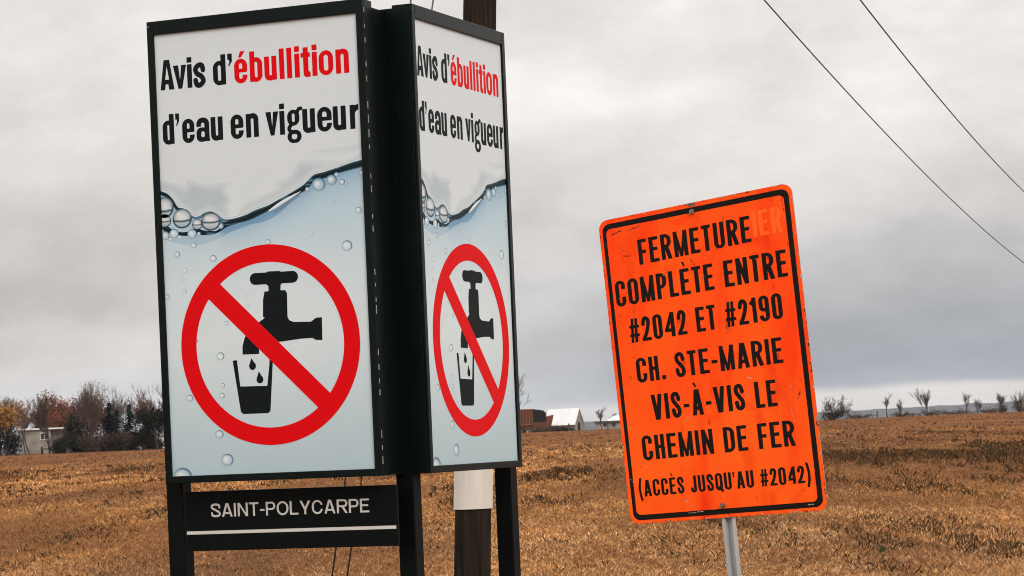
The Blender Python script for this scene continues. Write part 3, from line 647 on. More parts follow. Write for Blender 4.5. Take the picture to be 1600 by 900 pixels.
# posts
def rel(p): return np.asarray(p)-base
def boxpost(corner,du,dv,w,z0,z1,name='post'):
    c0=np.asarray(corner,float); m=MB()
    pts=[c0,c0+du*w,c0+du*w+dv*w,c0+dv*w]
    v=[(p[0],p[1],z0) for p in pts]+[(p[0],p[1],z1) for p in pts]
    v=[tuple(np.array(p)-base) for p in v]
    nrm=np.cross(du,dv)[2]
    f=[(3,2,1,0),(4,5,6,7),(0,1,5,4),(1,2,6,5),(2,3,7,6),(3,0,4,7)]
    if nrm<0: f=[q_[::-1] for q_ in f]
    m.add(v,f); return bevel(m.build(name,M['post'],tower),.006)
PWd=.100; topz=PL[2]+Hd+TP
backL=PL+nL*(-T); backR=PR+nR*(-T)          # points on the two back planes
# centre post: its two outer faces lie on the back planes
A2=np.array([nL[:2],nR[:2]]); cpt=np.linalg.solve(A2,[np.dot(backL[:2],nL[:2])-.002,np.dot(backR[:2],nR[:2])-.002]); cpt=np.array([*cpt,0])
retn=PR-bR*.041; off=min(float(np.dot(backL,nL)),float(np.dot(retn,nL)))-.004
cpt=on_plane(645.5,748,nL*off,nL); cpt[2]=0
boxpost(cpt,-nL,-nR,PWd,-.5,topz-.015)
# left post
lcorner=PL+aL*(Wd+LT+.066)-nL*(T+.002); lcorner[2]=0
boxpost(lcorner,-aL,-nL,PWd,-.5,topz-.028)
# right post, standing past the far end of the right cabinet, joined to it by brackets
rcorner=PR+bR*(Wd+.034+.205)-nR*(T+.002); rcorner[2]=0
boxpost(rcorner,-bR,-nR,PWd,-.5,topz-.06)
for zz in (PR[2]+.12,PR[2]+Hd-.2):
    e0=PR+bR*(Wd+.02)-nR*(T-.03); mm=Matrix.Identity(4)
    for i in range(3): mm[i][0]=bR[i]; mm[i][1]=nR[i]; mm[i][2]=(0,0,1)[i]; mm[i][3]=rel(e0)[i]
    mm[2][3]=zz
    m=MB(); m.box(0,.20,-.06,-.035,0,.05,mm); m.build('bracket',M['post'],tower)
# inner closing sheet between the two cabinets; pale bars paint the slits' sky light
M['strip']=mat('pale_slit_light',(.42,.42,.41),.5,.4,var=.4,vscale=12)
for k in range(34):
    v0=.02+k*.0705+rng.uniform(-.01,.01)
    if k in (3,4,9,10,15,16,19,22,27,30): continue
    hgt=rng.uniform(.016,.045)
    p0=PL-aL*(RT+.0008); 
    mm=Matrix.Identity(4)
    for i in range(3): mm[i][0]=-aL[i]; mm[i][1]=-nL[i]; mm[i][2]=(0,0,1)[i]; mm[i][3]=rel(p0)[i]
    m=MB(); m.box(0,.0028,.000,.004,v0,v0+hgt,mm); m.build('slit_light_bar',M['strip'],tower)
m=MB(); mm=Matrix.Identity(4); e0=PL-aL*RT-nL*(T-.01)
for i in range(3): mm[i][0]=-aL[i]; mm[i][1]=-nL[i]; mm[i][2]=(0,0,1)[i]; mm[i][3]=rel(e0)[i]
gapw=np.dot((cpt-e0),-aL)-PWd
m.box(-.01,gapw+.05,-.012,.045+abs(off-float(np.dot(backL,nL))),-BT+.003,Hd+TP-.03,mm); m.build('closing_strip',M['post'],tower)
# name board
bp=np.array([*(lcorner+nL*.004)[:2],0.]); lp=lcorner-aL*PWd*.86
def onb(x,y): return on_plane(x,y,bp,nL)
b_tl=onb(289,771.6); b_tr=onb(616.4,754.3); b_bl=onb(293,865); b_br=onb(620,849.3)
m=MB(); zt=(b_tl[2]+b_tr[2])/2; zb=(b_bl[2]+b_br[2])/2
u0=b_tl.copy(); u1=cpt-aL*-.0; L_=np.dot(onb(619.5,800)-b_tl,-aL)
mm=Matrix.Identity(4); o_=np.array([b_tl[0],b_tl[1],0])
for i in range(3): mm[i][0]=-aL[i]; mm[i][1]=-nL[i]; mm[i][2]=(0,0,1)[i]; mm[i][3]=rel(o_)[i]
m.box(0,L_+.004,.0,.022,zb,zt,mm)
nb=bevel(m.build('name_board',M['post'],tower),.003)
def nb3(off): return lambda u,v: tuple(mm@Vector((u,-off,v)))
def nb2(x,y):
    p=onb(x,y); return np.dot(p-o_,-aL),p[2]
A=Art(); s0=nb2(330.3,810.5); s1=nb2(577.2,798.0); capH=(nb2(332,789.5)[1]-nb2(332,810.3)[1]+nb2(576,776)[1]-nb2(576,798)[1])/2
yb=(s0[1]+s1[1])/2
text_line(A,'SAINT-POLYCARPE',s0[0],s1[0],yb,capH,capH*.165,WC,capH/26,.085)
A.build('lettering',M['white_vinyl'],nb,nb3(.0004))
st0=nb2(289.6,834.2); st1=nb2(619,817.2); st2=nb2(289.6,839); 
A=Art(); x1_=st1[0]; zc=(st0[1]+st1[1])/2; th_=abs(st0[1]-st2[1]); A.v=[(.002,zc-th_*1.05),(x1_,zc-th_*1.05),(x1_,zc),(.002,zc)]; A.f=[(0,1,2,3)]
A.build('stripe',M['white_vinyl'],nb,nb3(.0004))

# ------------------------------------------------------------------ orange road sign, leaning
OY=10.3; OA=R(24)
on_=np.array([-math.sin(OA),-math.cos(OA),0]); oc=at(1112,550,OY)
tl,tr,br,bl=(934.5,346.5),(1236,285.0),(1294,797),(986,819.5)
OW,OH=305.,490.
toPx=homography([(0,0),(OW,0),(OW,OH),(0,OH)],[tl,tr,br,bl]); toS=homography([tl,tr,br,bl],[(0,0),(OW,0),(OW,OH),(0,OH)])
pb=at(1146,900,OY); 
pg=at(1130+ (1141-1130)*0+ (0),800,OY)
# ground foot of the post: continue the post line down to z=0
pa=on_plane(1081,327,oc,on_); pc=on_plane(1130,792,oc,on_); dirp=(pc-pa)/np.linalg.norm(pc-pa); foot=pa+dirp*((0-pa[2])/dirp[2])
rs=empty('road_sign',foot,'orange road closure sign in black capitals leaning on a galvanised post','road sign')
ou=np.array([math.cos(OA),-math.sin(OA),0])
def o3(d):
    def f(x,y):
        X,Y=toPx(x,y); return on_plane(X,Y,oc,on_)+on_*d-foot
    return f
def orange_mat():
    m=mat('fluorescent_orange_sheeting',(1,.14,.01),.5,.12); t=m.node_tree; l=t.links.new; b=t.nodes['Principled BSDF']
    c=t.nodes.new('ShaderNodeTexCoord')
    def nz(sc,st=(1,1,1),det=5,rot=0):
        mp=t.nodes.new('ShaderNodeMapping'); mp.inputs['Scale'].default_value=st; mp.inputs['Rotation'].default_value=(0,rot,0); l(c.outputs['Object'],mp.inputs[0])
        n=t.nodes.new('ShaderNodeTexNoise'); n.inputs['Scale'].default_value=sc; n.inputs['Detail'].default_value=det; l(mp.outputs[0],n.inputs['Vector']); return n.outputs[0]
    def rp(src,cols):
        r=t.nodes.new('ShaderNodeValToRGB'); l(src,r.inputs[0])
        while len(r.color_ramp.elements)<len(cols): r.color_ramp.elements.new(.5)
        for e,(p,q_) in zip(r.color_ramp.elements,cols): e.position=p; e.color=(*q_,1)
        return r.outputs[0]
    def mul(a,b_,f):
        x=t.nodes.new('ShaderNodeMix'); x.data_type='RGBA'; x.blend_type='MULTIPLY'; x.inputs[0].default_value=f; l(a,x.inputs[6]); l(b_,x.inputs[7]); return x.outputs[2]
    base_=rp(nz(3.2,(1,1,.7)),[(.30,(1,.075,.004)),(.5,(1,.105,.006)),(.70,(1,.135,.008))])
    s1_=rp(nz(6,(1.6,1.6,.8),9,.5),[(.30,(.86,.50,.42)),(.42,(1,1,1))])
    s2_=rp(nz(26,(1,1,.5),6,-.3),[(.27,(.50,.34,.30)),(.34,(1,1,1))])
    sp=t.nodes.new('ShaderNodeSeparateXYZ'); l(c.outputs['Object'],sp.inputs[0]); mr=t.nodes.new('ShaderNodeMapRange'); l(sp.outputs[2],mr.inputs[0]); mr.inputs[1].default_value=1.35; mr.inputs[2].default_value=2.35
    top_=rp(mr.outputs[0],[(.25,(1,1,1)),(.75,(1,.78,.75))])
    dr=rp(nz(9,(1.3,1.3,.16),7,.12),[(.36,(.97,.62,.5)),(.47,(1,1,1))])
    sm=rp(nz(11,(1,1,1.2),9,.9),[(.60,(1,1,1)),(.68,(1,.70,.55))])
    l(mul(mul(mul(mul(mul(base_,s1_,.8),s2_,.75),top_,.9),dr,.75),sm,.8),b.inputs['Base Color']); return m
M['orange']=orange_mat(); M['ghost']=mat('faded_orange_letters',(1,.130,.012),.5,.12)
# plate with rounded corners
def rr_pts(x0,y0,x1,y1,r,n=7):
    P=[]
    for cx_,cy_,a0 in ((x1-r,y0+r,-90),(x1-r,y1-r,0),(x0+r,y1-r,90),(x0+r,y0+r,180)):
        for k in range(n+1):
            a=R(a0+90*k/n); P.append((cx_+r*math.cos(a),cy_+r*math.sin(a)))
    return P
rp_=rr_pts(0,0,OW,OH,15); npt=len(rp_); fr3=[o3(.0)(*p) for p in rp_]; bk3=[o3(-.0035)(*p) for p in rp_]
fc=[tuple(range(npt))[::-1],tuple(range(npt,2*npt))]+[(i,(i+1)%npt,npt+(i+1)%npt,npt+i) for i in range(npt)]
M['plate_edge']=mat('bare_sign_aluminium',(.4,.4,.4),.5,.4,.5)
plate=obj('plate',fr3+bk3,fc,[M['orange'],M['plate_edge']],rs)
for p in plate.data.polygons: p.material_index=0 if p.index==0 else 1
# correct face direction
import bmesh
bm=bmesh.new(); bm.from_mesh(plate.data); bmesh.ops.recalc_face_normals(bm,faces=bm.faces); bm.to_mesh(plate.data); bm.free()
rough=lambda X,Y: (vnoise(X*.45,Y*.45,3)-.5)*1.6
A=Art(); A.fill(lambda X,Y: I(rbox(X,Y,5.5,OW-5.5,7,OH-5.5,12),-rbox(X,Y,11.5,OW-13,15.5,OH-14,8))+np.maximum(rough(X,Y)-.35,0)*1.2,0,OW,0,OH,1.0)
A.build('border',M['orange_ink'],plate,o3(.00025))
A=Art()
def oline(s,p0,p1,capt,capb,gap=.11,t=.160):
    """text between photo points p0 (left baseline) and p1 (right baseline); capt/capb: top and bottom of a capital"""
    a=toS(*p0); b=toS(*p1); H=toS(*capb)[1]-toS(*capt)[1]
    # fit baseline: keep each glyph upright on the sloping baseline
    ws=[t if WB.get(c) is None else WB[c] for c in s]; tot=sum(ws)+gap*(len(s)-1); k=(b[0]-a[0])/tot; x=a[0]
    for c,w in zip(s,ws):
        f=(x+w*k/2-a[0])/(b[0]-a[0]); y=a[1]+(b[1]-a[1])*f
        if c!=' ':
            tt=t*H; ww=tt if WB.get(c) is None else w*k; xo=x+(w*k-ww)/2; g=glyphB(c,ww,H,tt)
            A.fill(lambda X,Y: g(X-xo,y-Y)+np.maximum(rough(X,Y)-.5,0)*.9,xo-tt,xo+ww+tt,y-H*1.36,y+H*.32,.62)
        x+=(w+gap)*k
z1=lambda x,y: (920+x/3.1026,270+y/3.1026); z2=lambda x,y: (920+x/3.1026,540+y/3.1026)
oline('FERMETURE',z1(247,447),z1(790,333),z1(775,207),z1(792,333))
oline('COMPLÈTE ENTRE',z1(137,651),z1(967,500),z1(950,370),z1(967,500))
oline('#2042 ET #2190',z1(205,826),z1(944,704),z1(930,581),z1(943,704))
oline('CH. STE-MARIE',z2(238,181),z2(945,82),z1(935,795),z2(945,82))
oline('VIS-À-VIS LE',z2(312,362),z2(917,292),z2(905,163),z2(917,292))
oline('CHEMIN DE FER',z2(266,557),z2(1005,485),z2(990,360),z2(1005,485))
oline("(ACCÈS JUSQU'AU #2042)",z2(247,734),z2(1079,663),z2(1047,580),z2(1055,665),.10,.165)
A.build('black_lettering',M['orange_ink'],plate,o3(.0004))
Ag=Art(); A_keep=A; A=Ag
oline('IER',z1(800,312),z1(942,285),z1(928,160),z1(942,285))
A.build('faded_lettering',M['ghost'],plate,o3(.00015))
# scrapes and chips
A=Art(); A2_=Art()
for x,y,l_,a_,w_ in [(478,355,34,-45,5),(238,440,24,35,4),(990,335,60,80,3),(475,755,24,40,6),(778,157,16,20,7),(770,240,18,60,4),(210,655,26,50,4),(205,400,10,0,4),(835,212,14,20,6),(655,523,8,0,6),(630,590,9,0,6),(510,775,14,0,4),(520,808,70,-3,4),(585,835,40,-4,4),(1078,770,26,-3,5),(980,200,20,80,4)]:
    c=toS(*z2(x,y)); L2=l_/3.1/2; ca,sa=math.cos(R(a_)),math.sin(R(a_))
    A.fill(lambda X,Y: seg(X,Y,(c[0]-ca*L2,c[1]-sa*L2),(c[0]+ca*L2,c[1]+sa*L2),w_/3.1,True)+np.maximum((vnoise(X*1.1,Y*1.1,8)-.45)*4,0),c[0]-L2-3,c[0]+L2+3,c[1]-L2-3,c[1]+L2+3,.5)
for x,y,l_,a_,w_ in [(180,403,40,12,6),(85,355,30,75,9),(170,375,22,25,4),(500,430,45,62,5),(668,750,55,90,3),(560,500,40,80,4),(555,505,22,-30,6),(865,412,12,60,6),(340,545,14,10,4),(575,405,14,40,5),(135,290,50,-14,8),(215,270,60,-13,7),(940,150,60,85,5),(690,220,40,-35,4)]:
    c=toS(*z1(x,y)); L2=l_/3.1/2; ca,sa=math.cos(R(a_)),math.sin(R(a_))
    A2_.fill(lambda X,Y: seg(X,Y,(c[0]-ca*L2,c[1]-sa*L2),(c[0]+ca*L2,c[1]+sa*L2),w_/3.1,True)+np.maximum((vnoise(X*.8,Y*.8,5)-.4)*4,0),c[0]-L2-3,c[0]+L2+3,c[1]-L2-3,c[1]+L2+3,.5)
for x,y in [(1028,228),(1020,240)]:
    c=toS(*z2(x,y)); A2_.fill(lambda X,Y: seg(X,Y,(c[0],c[1]-5),(c[0]-2,c[1]+4),2.4,True)+np.maximum((vnoise(X*.8,Y*.8,5)-.4)*4,0),c[0]-6,c[0]+6,c[1]-8,c[1]+8,.5)
# worn rim: small chips all round the edge
rs_=np.random.default_rng(3)
for k in range(150):
    e=rs_.integers(4); t_=rs_.random(); 
    x,y=[(t_*OW,rs_.uniform(0,2)),(OW-rs_.uniform(0,2),t_*OH),(t_*OW,OH-rs_.uniform(0,2.5)),(rs_.uniform(0,2),t_*OH)][e]
    if (x<14 or x>OW-14) and (y<14 or y>OH-14): continue
    r=rs_.uniform(.4,1.3); (A if rs_.random()<.45 else A2_).fill(lambda X,Y: I(el(X,Y,(x,y),(r*(1.9 if e in(0,2) else .8),r*(.8 if e in (0,2) else 1.9))),rbox(X,Y,0,OW,0,OH)),x-3,x+3,y-3,y+3,.4)
for k in range(60):
    x,y=rs_.uniform(10,OW-10),rs_.uniform(10,OH-10); r=rs_.uniform(.35,.9)
    (A if rs_.random()<.6 else A2_).fill(lambda X,Y: circ(X,Y,x,y,r),x-2,x+2,y-2,y+2,.35)
M['scratch']=mat('bare_metal_scratch',(.55,.42,.34),.5,.4,var=.4,vscale=60); M['grime']=mat('dark_grime',(.10,.035,.02),.7,.2,var=.5,vscale=40)
A.build('scratch',M['scratch'],plate,o3(.0006)); A2_.build('grime',M['grime'],plate,o3(.0005))
A=Art(); cb=toS(1080.5,321); A.fill(lambda X,Y: rbox(X,Y,cb[0]-5.5,cb[0]+5.5,.3,cb[1]+1),cb[0]-8,cb[0]+8,-1,cb[1]+4,.6); M['rustpatch']=mat('rusty_bare_patch',(.16,.115,.08),.7,.3,var=.4,vscale=50)
A.build('bare_patch',M['rustpatch'],plate,o3(.0007))
# bolts
for bx_,by_ in ((1081.5,331),(1129.5,790)):
    c=on_plane(bx_,by_,oc,on_)+on_*.0025-foot; m=MB()
    m.tube([c,c+on_*.003],.0105,14); m.tube([c+on_*.003,c+on_*.010],.0068,6); m.build('bolt',M['bolt'],plate)
# post: rolled U-channel with flanges
pd=-dirp if dirp[2]<0 else dirp
pu=ou-np.dot(ou,pd)*pd; pu/=np.linalg.norm(pu); pn=np.cross(pd,pu); pn=pn if np.dot(pn,on_)>0 else -pn
prof2=[(-.027,0),(-.013,0),(-.009,-.026),(.009,-.026),(.013,0),(.027,0),(.027,-.005),(.016,-.005),(.012,-.031),(-.012,-.031),(-.016,-.005),(-.027,-.005)]
mid=(on_plane(1137.0,808,oc,on_)); 
ptop=pa+np.array([0,0,.0]); 
m=MB(); ends=[]
axis0=mid-on_*.006; tz=lambda zz: axis0+pd*((zz-axis0[2])/pd[2])
for zz in (-.4,pa[2]+.01):
    c=tz(zz); ends.append([tuple(c+pu*x*1.0+pn*y-foot) for x,y in prof2])
nn=len(prof2); m.add(ends[0]+ends[1],[tuple(range(nn))[::-1],tuple(range(nn,2*nn))]+[(i,(i+1)%nn,nn+(i+1)%nn,nn+i) for i in range(nn)])
po=m.build('post',M['zinc'],rs); bm=bmesh.new(); bm.from_mesh(po.data); bmesh.ops.recalc_face_normals(bm,faces=bm.faces); bm.to_mesh(po.data); bm.free()

# ------------------------------------------------------------------ utility pole, guys and overhead wires
UY=20.0
u_hi=at(750,0,UY); u_lo=at(738,900,UY); ud=(u_hi-u_lo)/np.linalg.norm(u_hi-u_lo); onp=lambda zz: u_lo+ud*((zz-u_lo[2])/ud[2])
ub=onp(0.0); up=empty('utility_pole',ub,'dark wooden utility pole with a white sleeve standing behind the notice board','utility pole')
def pole_mesh(z0,z1,r0,r1,n=40,seg_=60,rough_=.004):
    m=MB(); V=[];Fc=[]
    for i in range(seg_+1):
        t=i/seg_; zz=z0+(z1-z0)*t; c=onp(zz)-ub; r=r0+(r1-r0)*t
        for k in range(n):
            a=2*math.pi*k/n; rr=r+rough_*(vnoise(k*.9,zz*.6,4)-.5)*2
            V.append((c[0]+rr*math.cos(a),c[1]+rr*math.sin(a),c[2]))
    for i in range(seg_):
        for k in range(n): Fc.append((i*n+k,i*n+(k+1)%n,(i+1)*n+(k+1)%n,(i+1)*n+k))
    Fc.append(tuple(seg_*n+k for k in range(n))); m.add(V,Fc); return m
PTOP=10.2
pole_mesh(-.5,PTOP,.139,.105).build('shaft',M['wood'],up,smoothf=True)
zs0=at(738,795,UY)[2]; zs1=zs0+.75
pole_mesh(zs0,zs1,.1445,.1435,48,12,.0035).build('sleeve',M['sleeve'],up,smoothf=True)
# wires: points on the vertical plane through the pole heading away to the right
hd=np.array([math.sin(R(15.5)),math.cos(R(15.5)),0]); wn=np.array([hd[1],-hd[0],0])
wires=[]
for px_ in ([(1187.7,0),(1370.8,186.8),(1600,412)],[(1340.5,0),(1469,149.4),(1600,301)]):
    P3=[on_plane(x,y,ub,wn) for x,y in px_]; s_=[float(np.dot(p-ub,hd)) for p in P3]; zz=[p[2] for p in P3]
    cf=np.polyfit(s_,zz,2); wires.append((cf,s_))
print('WIRES',[(w[0].tolist(),w[1],np.polyval(w[0],0)) for w in wires])
SPAN=62.0
for (cf,s_),lab in zip(wires,('lower overhead wire crossing the sky left of the other','upper overhead wire crossing the sky at the far right')):
    a2=min(max(cf[0],.0006),.004); c1_=np.polyfit(s_,np.polyval(cf,s_)-a2*np.array(s_)**2,1)
    ss=np.linspace(0,SPAN,60); pts=[ub+hd*s0_+np.array([0,0,a2*s0_**2+c1_[0]*s0_+c1_[1]-ub[2]]) for s0_ in ss]
    print('wire z at pole',pts[0][2],'end',pts[-1][2])
    m=MB(); m.tube([p-pts[0] for p in pts],.0095 if lab.startswith('lower') else .0125,6); o=m.build('overhead_wire',M['wire'],None,smoothf=True); o.location=Vector(pts[0]); tag(o,lab,'wire','overhead wires')
e_=ub+hd*(SPAN+.12); e_[2]=float(gz(e_[0],e_[1]))
far_pole=empty('utility_pole',e_,'plain wooden utility pole at the far end of the overhead wires','utility pole')
m=MB(); m.tube([(0,0,-.5),(0,0,5),(0,0,10.2)],[.14,.12,.105],24); m.build('shaft',M['wood'],far_pole,smoothf=True)
GD=17.3
for (xa,ya,xb,yb),lab in zip([(677,0,542.4,900),(540.6,742,519,900)],('guy wire seen just right of the other below the left panel','guy wire seen just left of the other below the left panel')):
    sl_=(xb-xa)/(yb-ya); yg=1085
    p0=at(xb+sl_*(yg-yb),yg,GD)
    # meeting point with the pole centre line in the photo
    yy=np.linspace(0,-1600,800); dxs=np.abs((xa+sl_*(yy-ya))-(750-(yy)*(12/900)*1.0*-1*-1)); j=int(np.argmin(dxs)); p1_=at(xa+sl_*(yy[j]-ya),yy[j],UY-.12)
    m=MB(); m.tube([p0-p0,p1_-p0],.0062,6); o=m.build('guy_wire',M['guy'],None,smoothf=True); o.location=Vector(p0); tag(o,lab,'guy wire','guy wires of the utility pole')
    print('guy',p0,p1_)

# ------------------------------------------------------------------ trees
def branches(seed,h,levels=5,r0=.16,spread=34,ratio=.70,kids=(2,4),trunk=.25,stems=1,up=.25,wig=.10,lean=.1,minr=.012):
    r=random.Random(seed); segs=[]; tips=[]
    def grow(p,d,L,rad,lv):
        n=3; 
        for i in range(n):
            d=(d+Vector((r.gauss(0,wig),r.gauss(0,wig),r.gauss(0,wig)+up*wig))).normalized()
            q_=p+d*(L/n); r2=max(rad*(1-.28*(i+1)/n),minr); segs.append((p.copy(),q_.copy(),max(rad*(1-.28*i/n),minr),r2,lv)); p=q_
            if lv>0 and i<n-1 and lv<levels and r.random()<.55:
                kick(p,d,L*.8,r2*.55,lv+1)
        if lv>=levels: tips.append(p.copy()); return
        for k in range(r.randint(*kids)): kick(p,d,L,r2*.72,lv+1)
    def kick(p,d,L,rad,lv):
        a=R(spread*r.uniform(.45,1.25)); b_=r.uniform(0,2*math.pi); u=d.orthogonal().normalized(); w=d.cross(u)
        nd_=(d*math.cos(a)+(u*math.cos(b_)+w*math.sin(b_))*math.sin(a)); nd_.z+=up*.35; nd_.normalize()
        grow(p,nd_,L*ratio*r.uniform(.75,1.2),rad,lv)
    for s_ in range(stems):
        d=Vector((r.gauss(0,lean*(1+stems*.5)),r.gauss(0,lean*(1+stems*.5)),1)).normalized(); grow(Vector((r.gauss(0,.03)*(stems>1),r.gauss(0,.03)*(stems>1),0)),d,h*trunk*r.uniform(.85,1.15),r0/(stems**.4),0)
    top=max(s_[1].z for s_ in segs); k=h/top
    return [(a*k,b_*k,c,d,e) for a,b_,c,d,e in segs],[t*k for t in tips]
def seg_mesh(segs,n=3):
    m=len(segs); P0=np.array([s_[0] for s_ in segs]); P1=np.array([s_[1] for s_ in segs]); r0=np.array([s_[2] for s_ in segs]); r1=np.array([s_[3] for s_ in segs])
    D=P1-P0; D/=np.linalg.norm(D,axis=1)[:,None]+1e-9
    ref=np.where(np.abs(D[:,2:3])<.9,np.array([[0,0,1.]]),np.array([[1.,0,0]])); Uv=np.cross(D,ref); Uv/=np.linalg.norm(Uv,axis=1)[:,None]; Wv=np.cross(D,Uv)
    V=np.zeros((m,2*n,3))
    for k in range(n):
        a=2*math.pi*k/n; o_=Uv*math.cos(a)+Wv*math.sin(a); V[:,k]=P0+o_*r0[:,None]; V[:,n+k]=P1+o_*r1[:,None]
    Fq=[]; idx=np.arange(m)[:,None]*2*n
    for k in range(n): Fq.append(idx+np.array([[k,(k+1)%n,n+(k+1)%n,n+k]]))
    return V.reshape(-1,3),np.concatenate(Fq)
def leaf_mesh(cent,size,rs):
    n=len(cent); d=rs.normal(size=(n,3)); d/=np.linalg.norm(d,axis=1)[:,None]; e=rs.normal(size=(n,3)); e-=d*(d*e).sum(1)[:,None]; e/=np.linalg.norm(e,axis=1)[:,None]
    s_=size*rs.uniform(.6,1.4,(n,1)); c=np.asarray(cent)
    V=np.stack([c-d*s_,c+e*s_*.5,c+d*s_,c-e*s_*.5],1).reshape(-1,3)
    return V,np.arange(4*n).reshape(-1,4)
def bare_tree(x,Y,h,seed,label,group,twig='twig',cat='tree',name='bare_tree',**k):
    p=gp(x,Y); t=empty(name,p-np.array([0,0,.1]),label,cat,group)
    segs,_=branches(seed,h,**k)
    V,Fq=seg_mesh([s_ for s_ in segs if s_[4]<=1],5); obj('trunk',V,Fq,M['bark'],t)
    V,Fq=seg_mesh([s_ for s_ in segs if s_[4]>1],3); obj('crown',V,Fq,M[twig],t); return t
def leafy_tree(x,Y,h,seed,label,group,leaf,nleaf=2600,size=.2,cluster=.5,cat='tree',name='leafy_tree',keep=1.0,twig='twig',squash=1,**k):
    p=gp(x,Y); t=empty(name,p-np.array([0,0,.1]),label,cat,group)
    segs,tips=branches(seed,h,**k); rs=np.random.default_rng(seed)
    V,Fq=seg_mesh([s_ for s_ in segs if s_[4]<=1],5); obj('trunk',V,Fq,M['bark'],t)
    V1,F1=seg_mesh([s_ for s_ in segs if s_[4]>1],3)
    tp=np.array(tips)[:, :]; rs.shuffle(tp); tp=tp[:max(3,int(len(tp)*keep))]
    c=tp[rs.integers(len(tp),size=nleaf)]+rs.normal(size=(nleaf,3))*cluster; c[:,2]=np.maximum(c[:,2],.15)
    V2,F2=leaf_mesh(c,size,rs)
    o=obj('crown',np.concatenate([V1,V2]),np.concatenate([np.c_[F1],F2+len(V1)]),[M[twig],M[leaf]],t)
    mi=np.zeros(len(o.data.polygons),np.int32); mi[len(F1):]=1; o.data.polygons.foreach_set('material_index',mi); return t
def shrub(x,Y,h,w,seed,label,group,leaf,n=1500,size=.16,name='shrub',cat='shrub',twig='twig'):
    p=gp(x,Y); t=empty(name,p-np.array([0,0,.1]),label,cat,group); rs=np.random.default_rng(seed)
    lob=[(rs.uniform(-.5,.5)*w*.8,rs.uniform(-.35,.35)*w*.6,h*rs.uniform(.25,.62),h*rs.uniform(.28,.42)) for _ in range(9)]
    sg=[]
    for a,b_,c,r_ in lob: 
        for q_ in range(5):
            e=Vector((a+rs.normal()*r_*.6,b_+rs.normal()*r_*.6,c+abs(rs.normal())*r_*.7+.2)); s0_=Vector((a*.3,b_*.3,0)); mid_=(s0_+e)*.5+Vector((rs.normal()*.1,rs.normal()*.1,.1)); sg+=[(s0_,mid_,.05,.035,0),(mid_,e,.035,.012,1)]
            for z_ in range(3): sg.append((mid_.lerp(e,.5+.2*z_),e+Vector(rs.normal(size=3)*.35),.02,.01,1))
    V1,F1=seg_mesh(sg,3); obj('stem',V1,F1,M[twig],t)
    L=np.array([lob[i] for i in rs.integers(len(lob),size=n)]); d=rs.normal(size=(n,3)); d/=np.linalg.norm(d,axis=1)[:,None]; rad=rs.random(n)**.4
    c=L[:,:3]+d*(L[:,3]*rad)[:,None]*np.array([w/h*.75,w/h*.6,1.0]); c[:,2]=np.abs(c[:,2])
    V,Fq=leaf_mesh(c,size,rs); obj('foliage',V,Fq,M[leaf],t); return t
def conifer(x,Y,h,w,seed,label,group,n=26):
    p=gp(x,Y); t=empty('spruce_tree',p-np.array([0,0,.1]),label,'tree',group); rs=np.random.default_rng(seed)
    m=MB(); m.tube([(0,0,0),(0,0,h*.5),(0,0,h*.98)],[.16,.09,.02],6); m.build('trunk',M['bark'],t)
    C=[];D=[]
    V=[];Fq=[]
    for i in range(n):
        tt=i/(n-1); zz=h*(.10+.88*tt); rad=w*1.15*(1-tt)**.95*rs.uniform(.7,1.15)+.12
        for k in range(rs.integers(8,12)):
            a=rs.uniform(0,6.28); L=rad*rs.uniform(.6,1.15); nseg=max(3,int(L/.16))
            for j in range(nseg):
                f=(j+.5)/nseg; c=np.array([math.cos(a)*L*f,math.sin(a)*L*f,zz-L*.42*f+L*.18*f*f])
                for q_ in range(3):
                    dv=np.array([math.cos(a)*.5+rs.normal()*.5,math.sin(a)*.5+rs.normal()*.5,-.35+rs.normal()*.25]); s_=(.22+.12*(1-f))*rs.uniform(.7,1.3)
                    sd_=np.cross(dv,[0,0,1])+rs.normal(size=3)*.2; sd_/=np.linalg.norm(sd_); b_=len(V); V+=[c-sd_*s_*.3,c+sd_*s_*.3,c+dv*s_*1.5]; Fq.append((b_,b_+1,b_+2))
    obj('crown',V,Fq,M['needle'],t); return t
TG='trees of the wood behind the field'; SG='bushes at the foot of the wood'; RG='bare trees along the far field edge'
PXM=lambda px_,Y: px_*Y/F     # photo pixels to metres at a distance
# wood on the left
leafy_tree(1,392,PXM(84,392),31,'golden leaved tree at the left edge of the wood beside the white house',TG,'leaf_gold',5000,.20,.5,levels=4,spread=30,trunk=.2,stems=3,r0=.2,name='golden_tree')
shrub(5,388,PXM(50,388),PXM(46,388),41,'dark bush in front of the golden tree',SG,'leaf_dark',2200,.18)
bare_tree(22,408,PXM(108,408),32,'reddish bare tree rising behind the golden tree',TG,'twig_red',levels=6,spread=28,trunk=.18,ratio=.78,kids=(2,3),wig=.06,stems=3,r0=.15,minr=.012)
bare_tree(52,404,PXM(92,404),33,'slim bare tree behind the flat roof of the white house',TG,'twig_red',levels=6,spread=22,trunk=.18,ratio=.78,kids=(2,3),wig=.06,stems=4,r0=.12,minr=.012)
bare_tree(47,381,PXM(78,381),34,'thin bare tree in front of the wall of the white house',TG,'twig',levels=4,spread=16,trunk=.35,r0=.10,minr=.018)
bare_tree(40,381,PXM(44,381),42,'shortest thin bare tree in front of the white house',TG,'twig',levels=3,spread=16,trunk=.4,r0=.09,minr=.016)
bare_tree(78,384,PXM(100,384),35,'dark many stemmed tree at the right end of the white house',TG,'twig',levels=6,spread=15,trunk=.2,ratio=.76,kids=(2,3),wig=.06,r0=.2,stems=2,lean=.04,minr=.012)
